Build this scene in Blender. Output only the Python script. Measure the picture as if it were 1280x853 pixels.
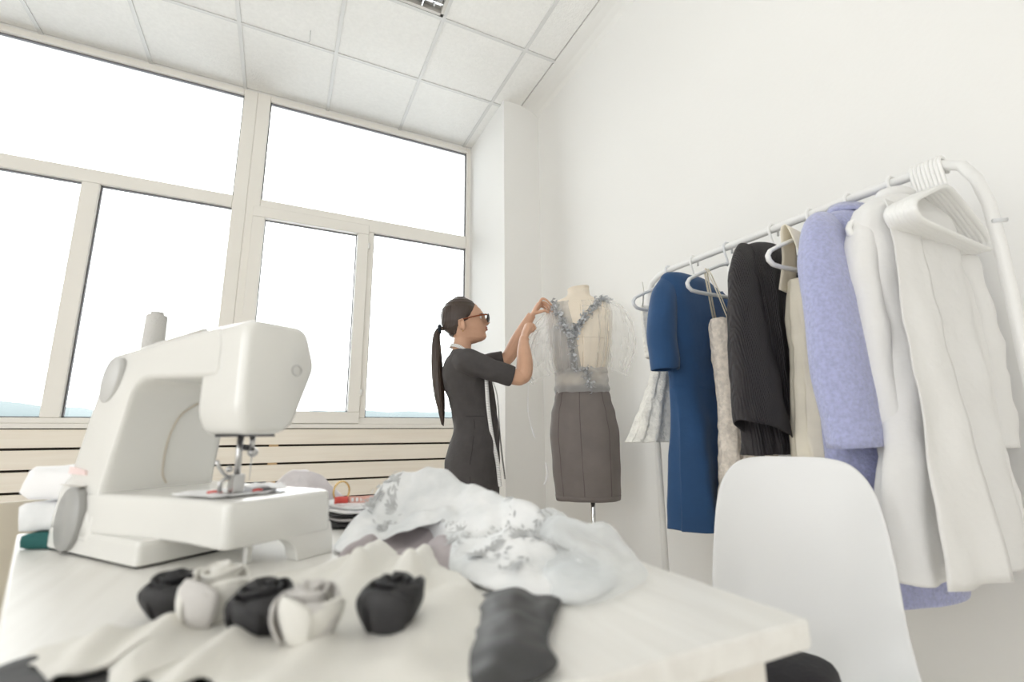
import bpy, bmesh, math, random
from mathutils import Vector as V, Matrix, noise
R = math.radians
random.seed(7)
for o in list(bpy.data.objects):
    bpy.data.objects.remove(o, do_unlink=True)
SC = bpy.context.scene
COL = SC.collection

# ------------------------------------------------------------------ camera
cd = bpy.data.cameras.new('camera'); cam = bpy.data.objects.new('camera', cd); COL.objects.link(cam)
yaw, pit, rol = R(25.856), R(11.116), R(-0.426)
fw = V((math.sin(yaw)*math.cos(pit), math.cos(yaw)*math.cos(pit), math.sin(pit)))
r0 = V((math.cos(yaw), -math.sin(yaw), 0)); u0 = r0.cross(fw)
rv = r0*math.cos(rol) + u0*math.sin(rol); uv = u0*math.cos(rol) - r0*math.sin(rol)
cam.matrix_world = Matrix(((rv.x, uv.x, -fw.x, 0), (rv.y, uv.y, -fw.y, 0), (rv.z, uv.z, -fw.z, 0.9), (0, 0, 0, 1)))
cd.sensor_width = 36; cd.sensor_fit = 'HORIZONTAL'; cd.lens = 36*594.63/1280
cd.clip_start = 0.02; cd.clip_end = 2000
cd.dof.use_dof = True; cd.dof.focus_distance = 2.35; cd.dof.aperture_fstop = 2.8
SC.camera = cam

# ------------------------------------------------------------------ sky and exposure
w = bpy.data.worlds.new('overcast_sky'); SC.world = w; w.use_nodes = True
wn = w.node_tree; wn.nodes.clear()
wo = wn.nodes.new('ShaderNodeOutputWorld'); bg = wn.nodes.new('ShaderNodeBackground')
bg.inputs['Color'].default_value = (0.985, 0.99, 1.0, 1); bg.inputs['Strength'].default_value = 4.6
wn.links.new(bg.outputs[0], wo.inputs[0])
SC.view_settings.view_transform = 'Standard'; SC.view_settings.look = 'None'
SC.view_settings.gamma = 1; SC.view_settings.use_curve_mapping = False
SC.view_settings.exposure = 0.0
SC.cycles.max_bounces = 14; SC.cycles.diffuse_bounces = 8; SC.cycles.transparent_max_bounces = 24
SC.cycles.sample_clamp_indirect = 6; SC.cycles.caustics_reflective = False; SC.cycles.caustics_refractive = False

def portal(name, loc, rot, sx, sy):
    l = bpy.data.lights.new(name, 'AREA'); l.shape = 'RECTANGLE'; l.size = sx; l.size_y = sy
    l.cycles.is_portal = True
    o = bpy.data.objects.new(name, l); COL.objects.link(o); o.location = loc; o.rotation_euler = rot
portal('portal_back', (-0.37, 4.02, 2.26), (R(-90), 0, 0), 3.6, 2.6)
portal('portal_front', (-3.0, -4.15, 2.1), (R(90), 0, 0), 1.3, 2.1)
portal('portal_left', (-4.35, -.9, 1.62), (R(90), 0, R(-90)), 3.5, 2.6)

# ------------------------------------------------------------------ materials
MATS = {}
def mat(name, col, rough=0.6, metal=0.0, spec=0.5, noise_scale=None, noise_amt=0.0, bump=0.0, bump_scale=80, sheen=0.0, coat=0.0, col2=None):
    if name in MATS: return MATS[name]
    m = bpy.data.materials.new(name); m.use_nodes = True; nt = m.node_tree
    b = nt.nodes['Principled BSDF']
    b.inputs['Base Color'].default_value = (*col, 1); b.inputs['Roughness'].default_value = rough
    b.inputs['Metallic'].default_value = metal; b.inputs['Specular IOR Level'].default_value = spec
    b.inputs['Sheen Weight'].default_value = sheen; b.inputs['Coat Weight'].default_value = coat
    tc = nt.nodes.new('ShaderNodeTexCoord')
    if noise_scale:
        n = nt.nodes.new('ShaderNodeTexNoise'); n.inputs['Scale'].default_value = noise_scale; n.inputs['Detail'].default_value = 5
        nt.links.new(tc.outputs['Object'], n.inputs['Vector'])
        rp = nt.nodes.new('ShaderNodeValToRGB'); c2 = col2 or tuple(max(0, c*(1-noise_amt)) for c in col)
        rp.color_ramp.elements[0].position = .35; rp.color_ramp.elements[1].position = .65
        rp.color_ramp.elements[0].color = (*c2, 1); rp.color_ramp.elements[1].color = (*col, 1)
        nt.links.new(n.outputs['Fac'], rp.inputs['Fac']); nt.links.new(rp.outputs['Color'], b.inputs['Base Color'])
    if bump:
        n2 = nt.nodes.new('ShaderNodeTexNoise'); n2.inputs['Scale'].default_value = bump_scale; n2.inputs['Detail'].default_value = 4
        nt.links.new(tc.outputs['Object'], n2.inputs['Vector'])
        bp = nt.nodes.new('ShaderNodeBump'); bp.inputs['Strength'].default_value = bump; bp.inputs['Distance'].default_value = 0.01
        nt.links.new(n2.outputs['Fac'], bp.inputs['Height']); nt.links.new(bp.outputs['Normal'], b.inputs['Normal'])
    MATS[name] = m
    return m

def wood(name, col, col2, scale=(1, 14, 14), rough=0.55):
    m = mat(name, col, rough); nt = m.node_tree; b = nt.nodes['Principled BSDF']
    tc = nt.nodes.new('ShaderNodeTexCoord'); mp = nt.nodes.new('ShaderNodeMapping'); mp.inputs['Scale'].default_value = scale
    n = nt.nodes.new('ShaderNodeTexNoise'); n.inputs['Scale'].default_value = 3; n.inputs['Detail'].default_value = 8; n.inputs['Distortion'].default_value = .6
    rp = nt.nodes.new('ShaderNodeValToRGB'); rp.color_ramp.elements[0].color = (*col2, 1); rp.color_ramp.elements[1].color = (*col, 1)
    rp.color_ramp.elements[0].position = .3; rp.color_ramp.elements[1].position = .6
    nt.links.new(tc.outputs['Object'], mp.inputs[0]); nt.links.new(mp.outputs[0], n.inputs['Vector'])
    nt.links.new(n.outputs['Fac'], rp.inputs['Fac']); nt.links.new(rp.outputs['Color'], b.inputs['Base Color'])
    return m

def sheer(name, col, opacity, pattern=None):
    m = bpy.data.materials.new(name); m.use_nodes = True; nt = m.node_tree; nt.nodes.clear()
    out = nt.nodes.new('ShaderNodeOutputMaterial'); t = nt.nodes.new('ShaderNodeBsdfTransparent')
    d = nt.nodes.new('ShaderNodeBsdfDiffuse'); d.inputs['Color'].default_value = (*col, 1)
    tl = nt.nodes.new('ShaderNodeBsdfTranslucent'); tl.inputs['Color'].default_value = (*col, 1)
    m1 = nt.nodes.new('ShaderNodeMixShader'); m1.inputs[0].default_value = .45
    m2 = nt.nodes.new('ShaderNodeMixShader')
    nt.links.new(d.outputs[0], m1.inputs[1]); nt.links.new(tl.outputs[0], m1.inputs[2])
    nt.links.new(t.outputs[0], m2.inputs[1]); nt.links.new(m1.outputs[0], m2.inputs[2]); nt.links.new(m2.outputs[0], out.inputs[0])
    lw = nt.nodes.new('ShaderNodeLayerWeight'); lw.inputs['Blend'].default_value = .35
    mr = nt.nodes.new('ShaderNodeMapRange'); mr.inputs['To Min'].default_value = opacity; mr.inputs['To Max'].default_value = min(1, opacity+.45)
    nt.links.new(lw.outputs['Facing'], mr.inputs['Value'])
    nt.links.new(mr.outputs[0], m2.inputs[0])
    MATS[name] = m
    return m

M = dict(
 wall=mat('white_paint', (.835, .83, .81), .75, bump=.05, bump_scale=60),
 ceil=mat('ceiling_panel', (.90, .895, .875), .9, noise_scale=45, noise_amt=.04, bump=.35, bump_scale=90),
 grid=mat('ceiling_bar', (.71, .71, .70), .5),
 floor=wood('floor_wood', (.84, .81, .76), (.77, .73, .67)),
 frame=mat('window_plastic', (.86, .835, .785), .4),
 reveal_strip=mat('dark_reveal', (.16, .16, .17), .6),
 board=wood('cream_boards', (.90, .84, .745), (.86, .79, .69), (.6, 10, 14)),
 dark=mat('dark_gap', (.035, .028, .02), .9),
 block=mat('bare_wood', (.6, .42, .24), .7),
 table=wood('white_table_wood', (.84, .83, .80), (.78, .765, .73), (14, 1.2, 10), .38),
 tedge=wood('worn_table_edge', (.80, .775, .73), (.70, .65, .58), (8, 8, 2), .5),
 machine=mat('machine_plastic', (.76, .755, .725), .22, coat=.4),
 mach_grey=mat('machine_grey', (.36, .36, .35), .4),
 mach_pale=mat('machine_pale_grey', (.60, .60, .59), .35),
 mach_pink=mat('machine_pink', (.85, .68, .66), .35),
 mach_line=mat('machine_seam', (.62, .6, .56), .5),
 steel=mat('steel', (.55, .55, .55), .28, 1.0),
 chrome=mat('chrome', (.7, .7, .7), .12, 1.0),
 thread=mat('spool_thread', (.62, .61, .59), .8, bump=.4, bump_scale=300),
 chair=mat('chair_plastic', (.75, .755, .76), .32),
 black=mat('black_cloth', (.012, .011, .014), .75, bump=.2, bump_scale=120),
 rack=mat('rack_paint', (.80, .80, .79), .35),
 hang=mat('hanger_plastic', (.86, .86, .845), .35),
 hangg=mat('hanger_grey', (.70, .715, .735), .35),
 blue=mat('blue_crepe', (.014, .066, .18), .8, noise_scale=9, noise_amt=.12, bump=.12, bump_scale=60, sheen=.15),
 coat=mat('periwinkle_wool', (.43, .455, .70), .95, noise_scale=120, noise_amt=.18, bump=.5, bump_scale=140, sheen=.4),
 blackp=mat('black_pleats', (.028, .024, .026), .7),
 cream=mat('cream_silk', (.86, .80, .66), .5, noise_scale=12, noise_amt=.1, bump=.15, bump_scale=30),
 lace=mat('nude_lace', (.92, .84, .75), .9, noise_scale=60, noise_amt=.25, bump=.9, bump_scale=110),
 ivory=mat('ivory_lace', (.94, .925, .87), .9, noise_scale=50, noise_amt=.15, bump=.8, bump_scale=90),
 whitec=mat('white_cotton', (.79, .785, .775), .9, bump=.8, bump_scale=11),
 skin=mat('skin', (.62, .365, .245), .5, noise_scale=14, noise_amt=.07),
 lips=mat('lips', (.52, .2, .17), .45),
 hair=mat('brown_hair', (.046, .029, .021), .4, bump=.3, bump_scale=60),
 dress=mat('charcoal_dress', (.062, .056, .056), .85, noise_scale=25, noise_amt=.12, bump=.2, bump_scale=70),
 formc=mat('form_linen', (.80, .715, .60), .9, bump=.2, bump_scale=200),
 seam=mat('form_seam', (.55, .47, .38), .9),
 skirt=mat('taupe_skirt', (.19, .165, .155), .75, noise_scale=10, noise_amt=.12, bump=.25, bump_scale=26),
 appl=mat('grey_applique', (.66, .675, .70), .85, noise_scale=60, noise_amt=.35),
 sash=mat('grey_sash', (.44, .445, .455), .8, noise_scale=20, noise_amt=.2, bump=.5, bump_scale=40),
 gold=mat('gold', (.75, .52, .2), .25, 1.0),
 glass_brown=mat('brown_acetate', (.20, .055, .022), .25),
 lens=mat('dark_lens', (.008, .008, .009), .08),
 creamcloth=mat('cream_cloth', (.76, .745, .70), .85, bump=.3, bump_scale=20),
 palegrey=mat('pale_grey_cloth', (.62, .60, .58), .8, bump=.3, bump_scale=30),
 greycloth=mat('grey_cloth', (.45, .43, .43), .8, bump=.3, bump_scale=30),
 mauve=mat('mauve_cloth', (.40, .36, .37), .8, bump=.3, bump_scale=30),
 charcoal=mat('charcoal_cloth', (.028, .027, .029), .6, bump=.3, bump_scale=40),
 satin=mat('charcoal_satin', (.045, .045, .046), .5),
 whitecloth=mat('white_print_cloth', (.86, .865, .87), .75, noise_scale=14, noise_amt=.12, col2=(.66, .68, .69), bump=.4, bump_scale=30),
 leafgrey=mat('leaf_grey', (.56, .57, .575), .85, noise_scale=60, noise_amt=.25),
 lilac=mat('lilac_silk', (.74, .70, .72), .55, bump=.3, bump_scale=18),
 teal=mat('teal_cloth', (.012, .10, .095), .8),
 redp=mat('red_label', (.72, .10, .08), .5), pinkp=mat('pink_print', (.80, .45, .38), .6),
 beige=mat('beige_paint', (.60, .55, .455), .6),
 paper=mat('white_paper', (.88, .88, .89), .7),
 snow=mat('pale_ground', (.82, .84, .86), .9), ridge=mat('hazy_ridge', (.15, .18, .185), 1.0, noise_scale=.02, noise_amt=.06),
)
M['tulle'] = sheer('white_tulle', (.92, .92, .91), .17)
M['gtulle'] = sheer('grey_tulle', (.70, .70, .70), .55)
M['ttulle'] = sheer('table_tulle', (.88, .90, .91), .42)
M['chiffon'] = sheer('white_chiffon', (.82, .82, .82), .62)
def striped(name, base, line, scale, axis=0, thr=.82, rough=.6):
    m = mat(name, base, rough); nt = m.node_tree; b = nt.nodes['Principled BSDF']
    uvn = nt.nodes.new('ShaderNodeUVMap'); wv = nt.nodes.new('ShaderNodeTexWave'); wv.wave_type = 'BANDS'; wv.bands_direction = 'XY'[axis]
    wv.inputs['Scale'].default_value = scale
    rp = nt.nodes.new('ShaderNodeValToRGB'); rp.color_ramp.elements[0].position = thr; rp.color_ramp.elements[1].position = min(1, thr+.06)
    rp.color_ramp.elements[0].color = (*base, 1); rp.color_ramp.elements[1].color = (*line, 1)
    nt.links.new(uvn.outputs[0], wv.inputs['Vector']); nt.links.new(wv.outputs['Fac'], rp.inputs['Fac']); nt.links.new(rp.outputs['Color'], b.inputs['Base Color'])
    return m
M['tape'] = striped('tape_ticks', (.80, .80, .79), (.30, .30, .31), 40, thr=.9)
def pleat_bump(m, scale, strength):
    nt = m.node_tree; b = nt.nodes['Principled BSDF']; tc = nt.nodes.new('ShaderNodeTexCoord')
    wv = nt.nodes.new('ShaderNodeTexWave'); wv.inputs['Scale'].default_value = scale; wv.inputs['Distortion'].default_value = 3.5; wv.inputs['Detail'].default_value = 2
    mp = nt.nodes.new('ShaderNodeMapping'); mp.inputs['Scale'].default_value = (1, 1, .12)
    bp = nt.nodes.new('ShaderNodeBump'); bp.inputs['Strength'].default_value = strength; bp.inputs['Distance'].default_value = .01
    nt.links.new(tc.outputs['Object'], mp.inputs[0]); nt.links.new(mp.outputs[0], wv.inputs['Vector']); nt.links.new(wv.outputs['Fac'], bp.inputs['Height']); nt.links.new(bp.outputs[0], b.inputs['Normal'])
pleat_bump(M['blackp'], 70, .6)
pleat_bump(M['hair'], 40, .18)
def glass_mat():
    m = bpy.data.materials.new('window_glass'); m.use_nodes = True; nt = m.node_tree; nt.nodes.clear()
    out = nt.nodes.new('ShaderNodeOutputMaterial'); t = nt.nodes.new('ShaderNodeBsdfTransparent'); g = nt.nodes.new('ShaderNodeBsdfGlossy')
    t.inputs[0].default_value = (.97, .985, .98, 1); g.inputs['Roughness'].default_value = 0.02
    mx = nt.nodes.new('ShaderNodeMixShader'); fr = nt.nodes.new('ShaderNodeFresnel'); fr.inputs['IOR'].default_value = 1.3
    nt.links.new(fr.outputs[0], mx.inputs[0]); nt.links.new(t.outputs[0], mx.inputs[1]); nt.links.new(g.outputs[0], mx.inputs[2]); nt.links.new(mx.outputs[0], out.inputs[0])
    return m
M['glass'] = glass_mat()

# ------------------------------------------------------------------ builders
WL = {}
def thing(name, label, cat, loc=(0, 0, 0), group=None):
    o = bpy.data.objects.new(name, None); COL.objects.link(o); o.location = loc; o.empty_display_size = .05
    o['label'] = label; o['category'] = cat
    if group: o['group'] = group
    WL[o.name] = V(loc)
    return o
def tag(o, label, cat, group=None):
    o['label'] = label; o['category'] = cat
    if group: o['group'] = group
    return o
class G:
    """collects shapes, in world coordinates, for one mesh object"""
    def __init__(s): s.v = []; s.f = []; s.uv = {}
    def add(s, vs, fs):
        n = len(s.v); s.v += [V(p) for p in vs]; s.f += [tuple(i+n for i in f) for f in fs]; return s
    def box(s, x0, x1, y0, y1, z0, z1):
        return s.add([(x, y, z) for z in (z0, z1) for x, y in ((x0, y0), (x1, y0), (x1, y1), (x0, y1))],
                     [(3, 2, 1, 0), (4, 5, 6, 7), (0, 1, 5, 4), (1, 2, 6, 5), (2, 3, 7, 6), (3, 0, 4, 7)])
    def prism(s, poly, a, b, fn):
        """poly of (p,q) extruded from a to b; fn(p,q,t) -> point"""
        n = len(poly)
        return s.add([fn(p, q, a) for p, q in poly]+[fn(p, q, b) for p, q in poly],
                     [tuple(range(n))[::-1], tuple(range(n, 2*n))]+[(i, (i+1) % n, n+(i+1) % n, n+i) for i in range(n)])
    def loft(s, rings, closed=True, caps=(True, True)):
        n = len(rings[0]); m = len(rings); fs = []
        k = n if closed else n-1
        for j in range(m-1):
            for i in range(k):
                a, b = j*n+i, j*n+(i+1) % n
                fs.append((a, b, b+n, a+n))
        vs = [p for r in rings for p in r]
        if closed and caps[0]: fs.append(tuple(range(n))[::-1])
        if closed and caps[1]: fs.append(tuple((m-1)*n+i for i in range(n)))
        return s.add(vs, fs)
    def sweep(s, path, rad, n=10, flat=(1, 1), up=(0, 0, 1), closed=False, caps=(True, True)):
        P = [V(p) for p in path]; m = len(P); rings = []
        if not hasattr(rad, '__len__'): rad = [rad]*m
        prev = None
        for i in range(m):
            if closed: t = P[(i+1) % m]-P[i-1]
            else: t = P[min(i+1, m-1)]-P[max(i-1, 0)]
            t = t.normalized() if t.length > 1e-9 else V((0, 0, 1))
            if prev is None:
                a = t.cross(V(up))
                if a.length < 1e-3: a = t.cross(V((1, 0, 0)))
            else: a = prev-t*prev.dot(t)
            a.normalize(); prev = a; b = t.cross(a)
            rings.append([P[i]+(a*math.cos(x)*flat[0]+b*math.sin(x)*flat[1])*rad[i] for x in [2*math.pi*k/n for k in range(n)]])
        if closed: rings.append(rings[0])
        return s.loft(rings, True, (caps[0] and not closed, caps[1] and not closed))
    def ball(s, c, r, nu=16, nv=10, rot=None):
        r = r if hasattr(r, '__len__') else (r, r, r); rings = []
        for j in range(1, nv):
            ph = math.pi*j/nv-math.pi/2
            rings.append([V((math.cos(ph)*math.cos(2*math.pi*i/nu)*r[0], math.cos(ph)*math.sin(2*math.pi*i/nu)*r[1], math.sin(ph)*r[2])) for i in range(nu)])
        if rot: rings = [[rot @ p for p in q] for q in rings]
        return s.loft([[V(c)+p for p in q] for q in rings])
    def grid(s, fn, nu, nv):
        vs = [fn(i/nu, j/nv) for j in range(nv+1) for i in range(nu+1)]
        return s.add(vs, [(j*(nu+1)+i, j*(nu+1)+i+1, (j+1)*(nu+1)+i+1, (j+1)*(nu+1)+i) for j in range(nv) for i in range(nu)])
    def wrinkle(s, amp, freq, seed=0, fn=None):
        s.v = [p+noise.noise_vector(p*freq+V((seed, seed*1.7, 0)))*amp*(fn(p) if fn else 1) for p in s.v]; return s
def mk(name, g, m, parent=None, smooth=True, bevel=0, seg=3, sub=0, solid=0, kind=None, label=None, remesh=0, smooth_it=0, recalc=None, uv=None, soff=0):
    off = WL.get(parent.name, V((0, 0, 0))) if parent else V((0, 0, 0))
    me = bpy.data.meshes.new(name)
    me.from_pydata([tuple(p-off) for p in g.v], [], g.f)
    if recalc is None: recalc = smooth
    if recalc:
        bm = bmesh.new(); bm.from_mesh(me); bmesh.ops.remove_doubles(bm, verts=bm.verts, dist=1e-6); bmesh.ops.recalc_face_normals(bm, faces=bm.faces); bm.to_mesh(me); bm.free()
    me.materials.append(m)
    if uv:
        l = me.uv_layers.new(name='UVMap')
        for lp in me.loops: l.data[lp.index].uv = uv(me.vertices[lp.vertex_index].co+off, lp.vertex_index)
    o = bpy.data.objects.new(name, me); COL.objects.link(o)
    if parent: o.parent = parent
    WL[o.name] = off
    if smooth:
        for p in me.polygons: p.use_smooth = True
    if remesh:
        md = o.modifiers.new('r', 'REMESH'); md.mode = 'VOXEL'; md.voxel_size = remesh; md.use_smooth_shade = True
        if smooth_it:
            ms = o.modifiers.new('s', 'SMOOTH'); ms.iterations = smooth_it; ms.factor = .5
        dg = bpy.context.evaluated_depsgraph_get(); nm = bpy.data.meshes.new_from_object(o.evaluated_get(dg))
        o.modifiers.clear(); o.data = nm; nm.name = name; nm.materials.clear(); nm.materials.append(m)
        for p in nm.polygons: p.use_smooth = True
    if solid:
        md = o.modifiers.new('t', 'SOLIDIFY'); md.thickness = solid; md.offset = soff
    if bevel:
        md = o.modifiers.new('b', 'BEVEL'); md.width = bevel; md.segments = seg; md.limit_method = 'ANGLE'; md.angle_limit = R(35); md.harden_normals = True
    if sub:
        md = o.modifiers.new('d', 'SUBSURF'); md.levels = sub; md.render_levels = sub
    if kind: o['kind'] = kind
    if label: o['label'] = label
    return o
def struct(o): o['kind'] = 'structure'; return o
def copy_tree(o, parent=None):
    c = o.copy(); COL.objects.link(c)
    if parent: c.parent = parent
    for ch in [x for x in bpy.data.objects if x.parent == o]: copy_tree(ch, c)
    return c
def cr(keys, m):
    """Catmull-Rom through tuples -> m+1 tuples"""
    n = len(keys)-1; out = []
    for i in range(m+1):
        t = i/m*n; k = min(int(t), n-1); u = t-k
        p = [keys[max(k-1, 0)], keys[k], keys[k+1], keys[min(k+2, n)]]
        out.append(tuple(.5*((2*b)+(-a+c)*u+(2*a-5*b+4*c-d)*u*u+(-a+3*b-3*c+d)*u**3) for a, b, c, d in zip(*p)))
    return out
def lerp_keys(keys, z):
    """keys: list of (z, v...) ascending"""
    if z <= keys[0][0]: return keys[0][1:]
    for a, b in zip(keys, keys[1:]):
        if z <= b[0]:
            t = (z-a[0])/(b[0]-a[0]); t = t*t*(3-2*t)
            return tuple(x+(y-x)*t for x, y in zip(a[1:], b[1:]))
    return keys[-1][1:]

# ------------------------------------------------------------------ the room
XR, YB, ZC = 1.755, 3.83, 3.56
struct(mk('floor', G().box(-4.3, XR+.2, -4.1, YB+.25, -.12, 0), M['floor'], smooth=False))
wr = struct(mk('wall_right', G().box(XR, XR+.2, -4.1, YB+.25, 0, 3.75), M['wall'], smooth=False))
# left wall and the wall behind the camera, unseen, with openings added and sized for light
g = G(); g.box(-4.3, -4.1, -4.1, YB+.25, 0, .35).box(-4.3, -4.1, -4.1, YB+.25, 2.9, 3.75)
for y, y1 in ((-4.1, -2.6), (-1.2, -.6), (.8, YB+.25)): g.box(-4.3, -4.1, y, y1, .35, 2.9)
struct(mk('wall_left', g, M['wall'], smooth=False))
g = G(); g.box(-4.1, XR, -4.1, -3.9, 0, 1.1).box(-4.1, XR, -4.1, -3.9, 3.1, 3.75)
for x, x1 in ((-4.1, -3.6), (-2.4, XR)): g.box(x, x1, -4.1, -3.9, 1.1, 3.1)
struct(mk('wall_front', g, M['wall'], smooth=False))
# window wall
wb = struct(mk('wall_back', G().box(-4.1, XR, YB+.03, YB+.2, 0, .955).box(-4.1, XR, YB+.0, YB+.2, 3.555, 3.75).box(-4.1, -2.12, YB+.0, YB+.2, .955, 3.6).box(1.435, XR, YB, YB+.2, .9, 3.6), M['wall'], smooth=False))
struct(mk('pillar', G().box(1.44, XR+.05, 3.09, YB+.1, 0, 3.70), M['wall'], smooth=False))
# slatted wall panelling under the windows: boards, with dark gaps behind
bk = mk('panel_backing', G().box(-2.9, 1.438, YB+.005, YB+.03, .02, .955), M['dark'], wb, smooth=False)
zt = .955
bounds = [.951, .832, .708, .583, .458, .333, .208, .02]
for i in range(7):
    b = mk('board', G().box(-2.9, 1.42, YB-.022, YB+.004, bounds[i+1]+.010, bounds[i]-.002 if i == 0 else bounds[i]-.004), M['board'], wb, smooth=False, bevel=.002, seg=1)
for z in bounds[1:4]:
    for x in (-.05, -1.7): mk('spacer_block', G().box(x, x+.06, YB-.016, YB+.004, z-.004, z+.010), M['block'], wb, smooth=False)
for z in bounds[1:6]:
    mk('spacer_block', G().box(1.385, 1.418, YB-.016, YB+.004, z-.004, z+.010), M['block'], wb, smooth=False)
mk('end_post', G().box(1.42, 1.438, YB-.03, YB+.004, .02, .955), M['board'], wb, smooth=False)
s = struct(mk('trim_1', G().box(-2.9, 1.44, YB-.035, YB+.06, .955, .985), M['frame'], smooth=False, bevel=.004, seg=2))

# ceiling with its panels
ce = struct(mk('ceiling', G().box(-4.3, XR+.2, -4.1, YB+.25, 3.585, 3.78), M['ceil'], smooth=False))
gx = [1.363-.6*k for k in range(9)]; gy = [3.163-.6*k for k in range(9)]
tile_me = None
def tile(x0, x1, y0, y1):
    return mk('ceiling_panel', G().box(x0+.011, x1-.011, y0+.011, y1-.011, 3.5635, 3.584), M['ceil'], ce, smooth=False, bevel=.003, seg=1)
ys = [YB]+gy
for j in range(len(ys)-1):
    xs = [1.61]+gx
    for i in range(len(xs)-1):
        if i == 1 and j == 2: pass
        if i == 2 and j == 2: continue        # the lamp sits here
        tile(xs[i+1], xs[i], ys[j+1], ys[j])
g = G()
for x in gx: g.box(x-.012, x+.012, -2, YB, 3.558, 3.58)
for y in gy: g.box(-4.1, 1.61, y-.012, y+.012, 3.5585, 3.58)
mk('ceiling_bars', g, M['grid'], ce, smooth=False)
# cove between ceiling and right wall
prof = [(1.605, 3.60), (1.605, 3.557), (1.64, 3.552), (1.69, 3.54), (1.73, 3.52), (1.76, 3.49), (1.77, 3.60)]
struct(mk('trim_2', G().prism(prof, -4.0, 3.10, lambda p, q, t: (p, t, q)), M['wall'], smooth=False))
# ceiling lamp, mirrored louvre fitting
lx0, lx1, ly0, ly1 = .175, .751, 1.963, 2.551-.01
lamp = thing('ceiling_lamp', 'square mirrored louvre ceiling lamp set flush among the white ceiling panels, switched off', 'lamp', ((lx0+lx1)/2, (ly0+ly1)/2, 3.56))
g = G()
for a in ((lx0, lx1, ly0, ly0+.02), (lx0, lx1, ly1-.02, ly1), (lx0, lx0+.02, ly0, ly1), (lx1-.02, lx1, ly0, ly1)): g.box(*a, 3.553, 3.584)
mk('frame', g, mat('lamp_frame', (.62, .6, .56), .4), lamp, smooth=False)
mk('reflector', G().box(lx0+.02, lx1-.02, ly0+.02, ly1-.02, 3.582, 3.5845), M['chrome'], lamp, smooth=False)
for k in range(1, 4):
    x = lx0+(lx1-lx0)*k/4
    mk('louvre', G().box(x-.004, x+.004, ly0+.02, ly1-.02, 3.556, 3.58), M['chrome'], lamp, smooth=False)
for k in range(1, 7):
    y = ly0+(ly1-ly0)*k/7
    mk('louvre', G().box(lx0+.02, lx1-.02, y-.003, y+.003, 3.557, 3.58), M['chrome'], lamp, smooth=False)
for k in range(4):
    x = lx0+(lx1-lx0)*(k+.5)/4
    mk('tube', G().sweep([(x, ly0+.04, 3.572), (x, ly1-.04, 3.572)], .007, 10), M['paper'], lamp)
tag(mk('wire', G().sweep([(-.02, 3.13, 3.556), (-.01, 3.10, 3.545), (-.012, 3.05, 3.53), (-.012, 3.02, 3.556)], .0025, 6), M['mach_pale']), 'thin bent wire sticking out of a ceiling seam above the windows', 'wire')

# windows
def window(name, x0, x1, panes, bars, casement=None):
    wroot = bpy.data.objects.new(name, None); COL.objects.link(wroot); wroot.location = (x0, YB, .985); wroot['kind'] = 'structure'; WL[wroot.name] = V(wroot.location)
    z0, z1 = .985, 3.56
    g = G(); y0, y1 = YB, YB+.075
    for b in bars: g.box(b[0], b[1], y0, y1, b[2], b[3])
    mk('window_frame', g, M['frame'], wroot, smooth=False, bevel=.006, seg=2)
    for (a, b, c, d) in panes:
        mk('pane', G().box(a-.01, b+.01, YB+.036, YB+.042, c-.01, d+.01), M['glass'], wroot, smooth=False)
        q = G(); t = .007
        for r in ((a, b, d-t, d), (a, b, c, c+t), (a, a+t, c, d), (b-t, b, c, d)): q.box(r[0], r[1], YB+.026, YB+.05, r[2], r[3])
        mk('reveal_strip', q, M['reveal_strip'], wroot, smooth=False)  # added dark strips standing in for the outer reveals of the pane
    if casement:
        a, b, c, d, t = casement
        q = G(); t1 = .085
        for r in ((a, b, d-t1, d), (a, b, c, c+t1), (a, a+t1, c+t1, d-t1), (b-t1, b, c+t1, d-t1)): q.box(r[0], r[1], YB-.02, YB+.05, r[2], r[3])
        cs = mk('casement', q, M['frame'], wroot, smooth=False, bevel=.006, seg=2)
        mk('handle', G().box(a+.03, a+.055, YB-.032, YB-.018, 1.50, 1.57).sweep([(a+.042, YB-.03, 1.555), (a+.042, YB-.055, 1.555), (a+.042, YB-.06, 1.53), (a+.042, YB-.06, 1.42)], .009, 8), M['hang'], cs)
        for zz in (1.2, 2.4): mk('hinge', G().sweep([(b+.004, YB-.016, zz), (b+.004, YB-.016, zz+.05)], .008, 8), M['hang'], cs)
window('window_1', -2.12, -.345, [(-2.05, -.438, 2.665, 3.515), (-2.05, -1.30, 1.02, 2.57), (-1.203, -.43, 1.02, 2.57)],
       [(-2.05, -.438, 3.515, 3.56), (-2.05, -.438, 2.57, 2.665), (-2.05, -.438, .985, 1.02), (-2.12, -2.05, .985, 3.56), (-.438, -.347, .985, 3.56), (-1.30, -1.203, 1.02, 2.57)])
window('window_2', -.345, 1.44, [(-.255, 1.402, 2.67, 3.512), (-.215, .46, 1.072, 2.522), (.592, 1.402, 1.035, 2.555)],
       [(-.255, 1.402, 3.512, 3.56), (-.255, 1.402, 2.555, 2.67), (-.255, 1.402, .985, 1.035), (-.347, -.255, .985, 3.56), (1.402, 1.44, .985, 3.56), (.53, .592, 1.035, 2.555)],
       (-.298, .548, .99, 2.605, .085))

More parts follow.
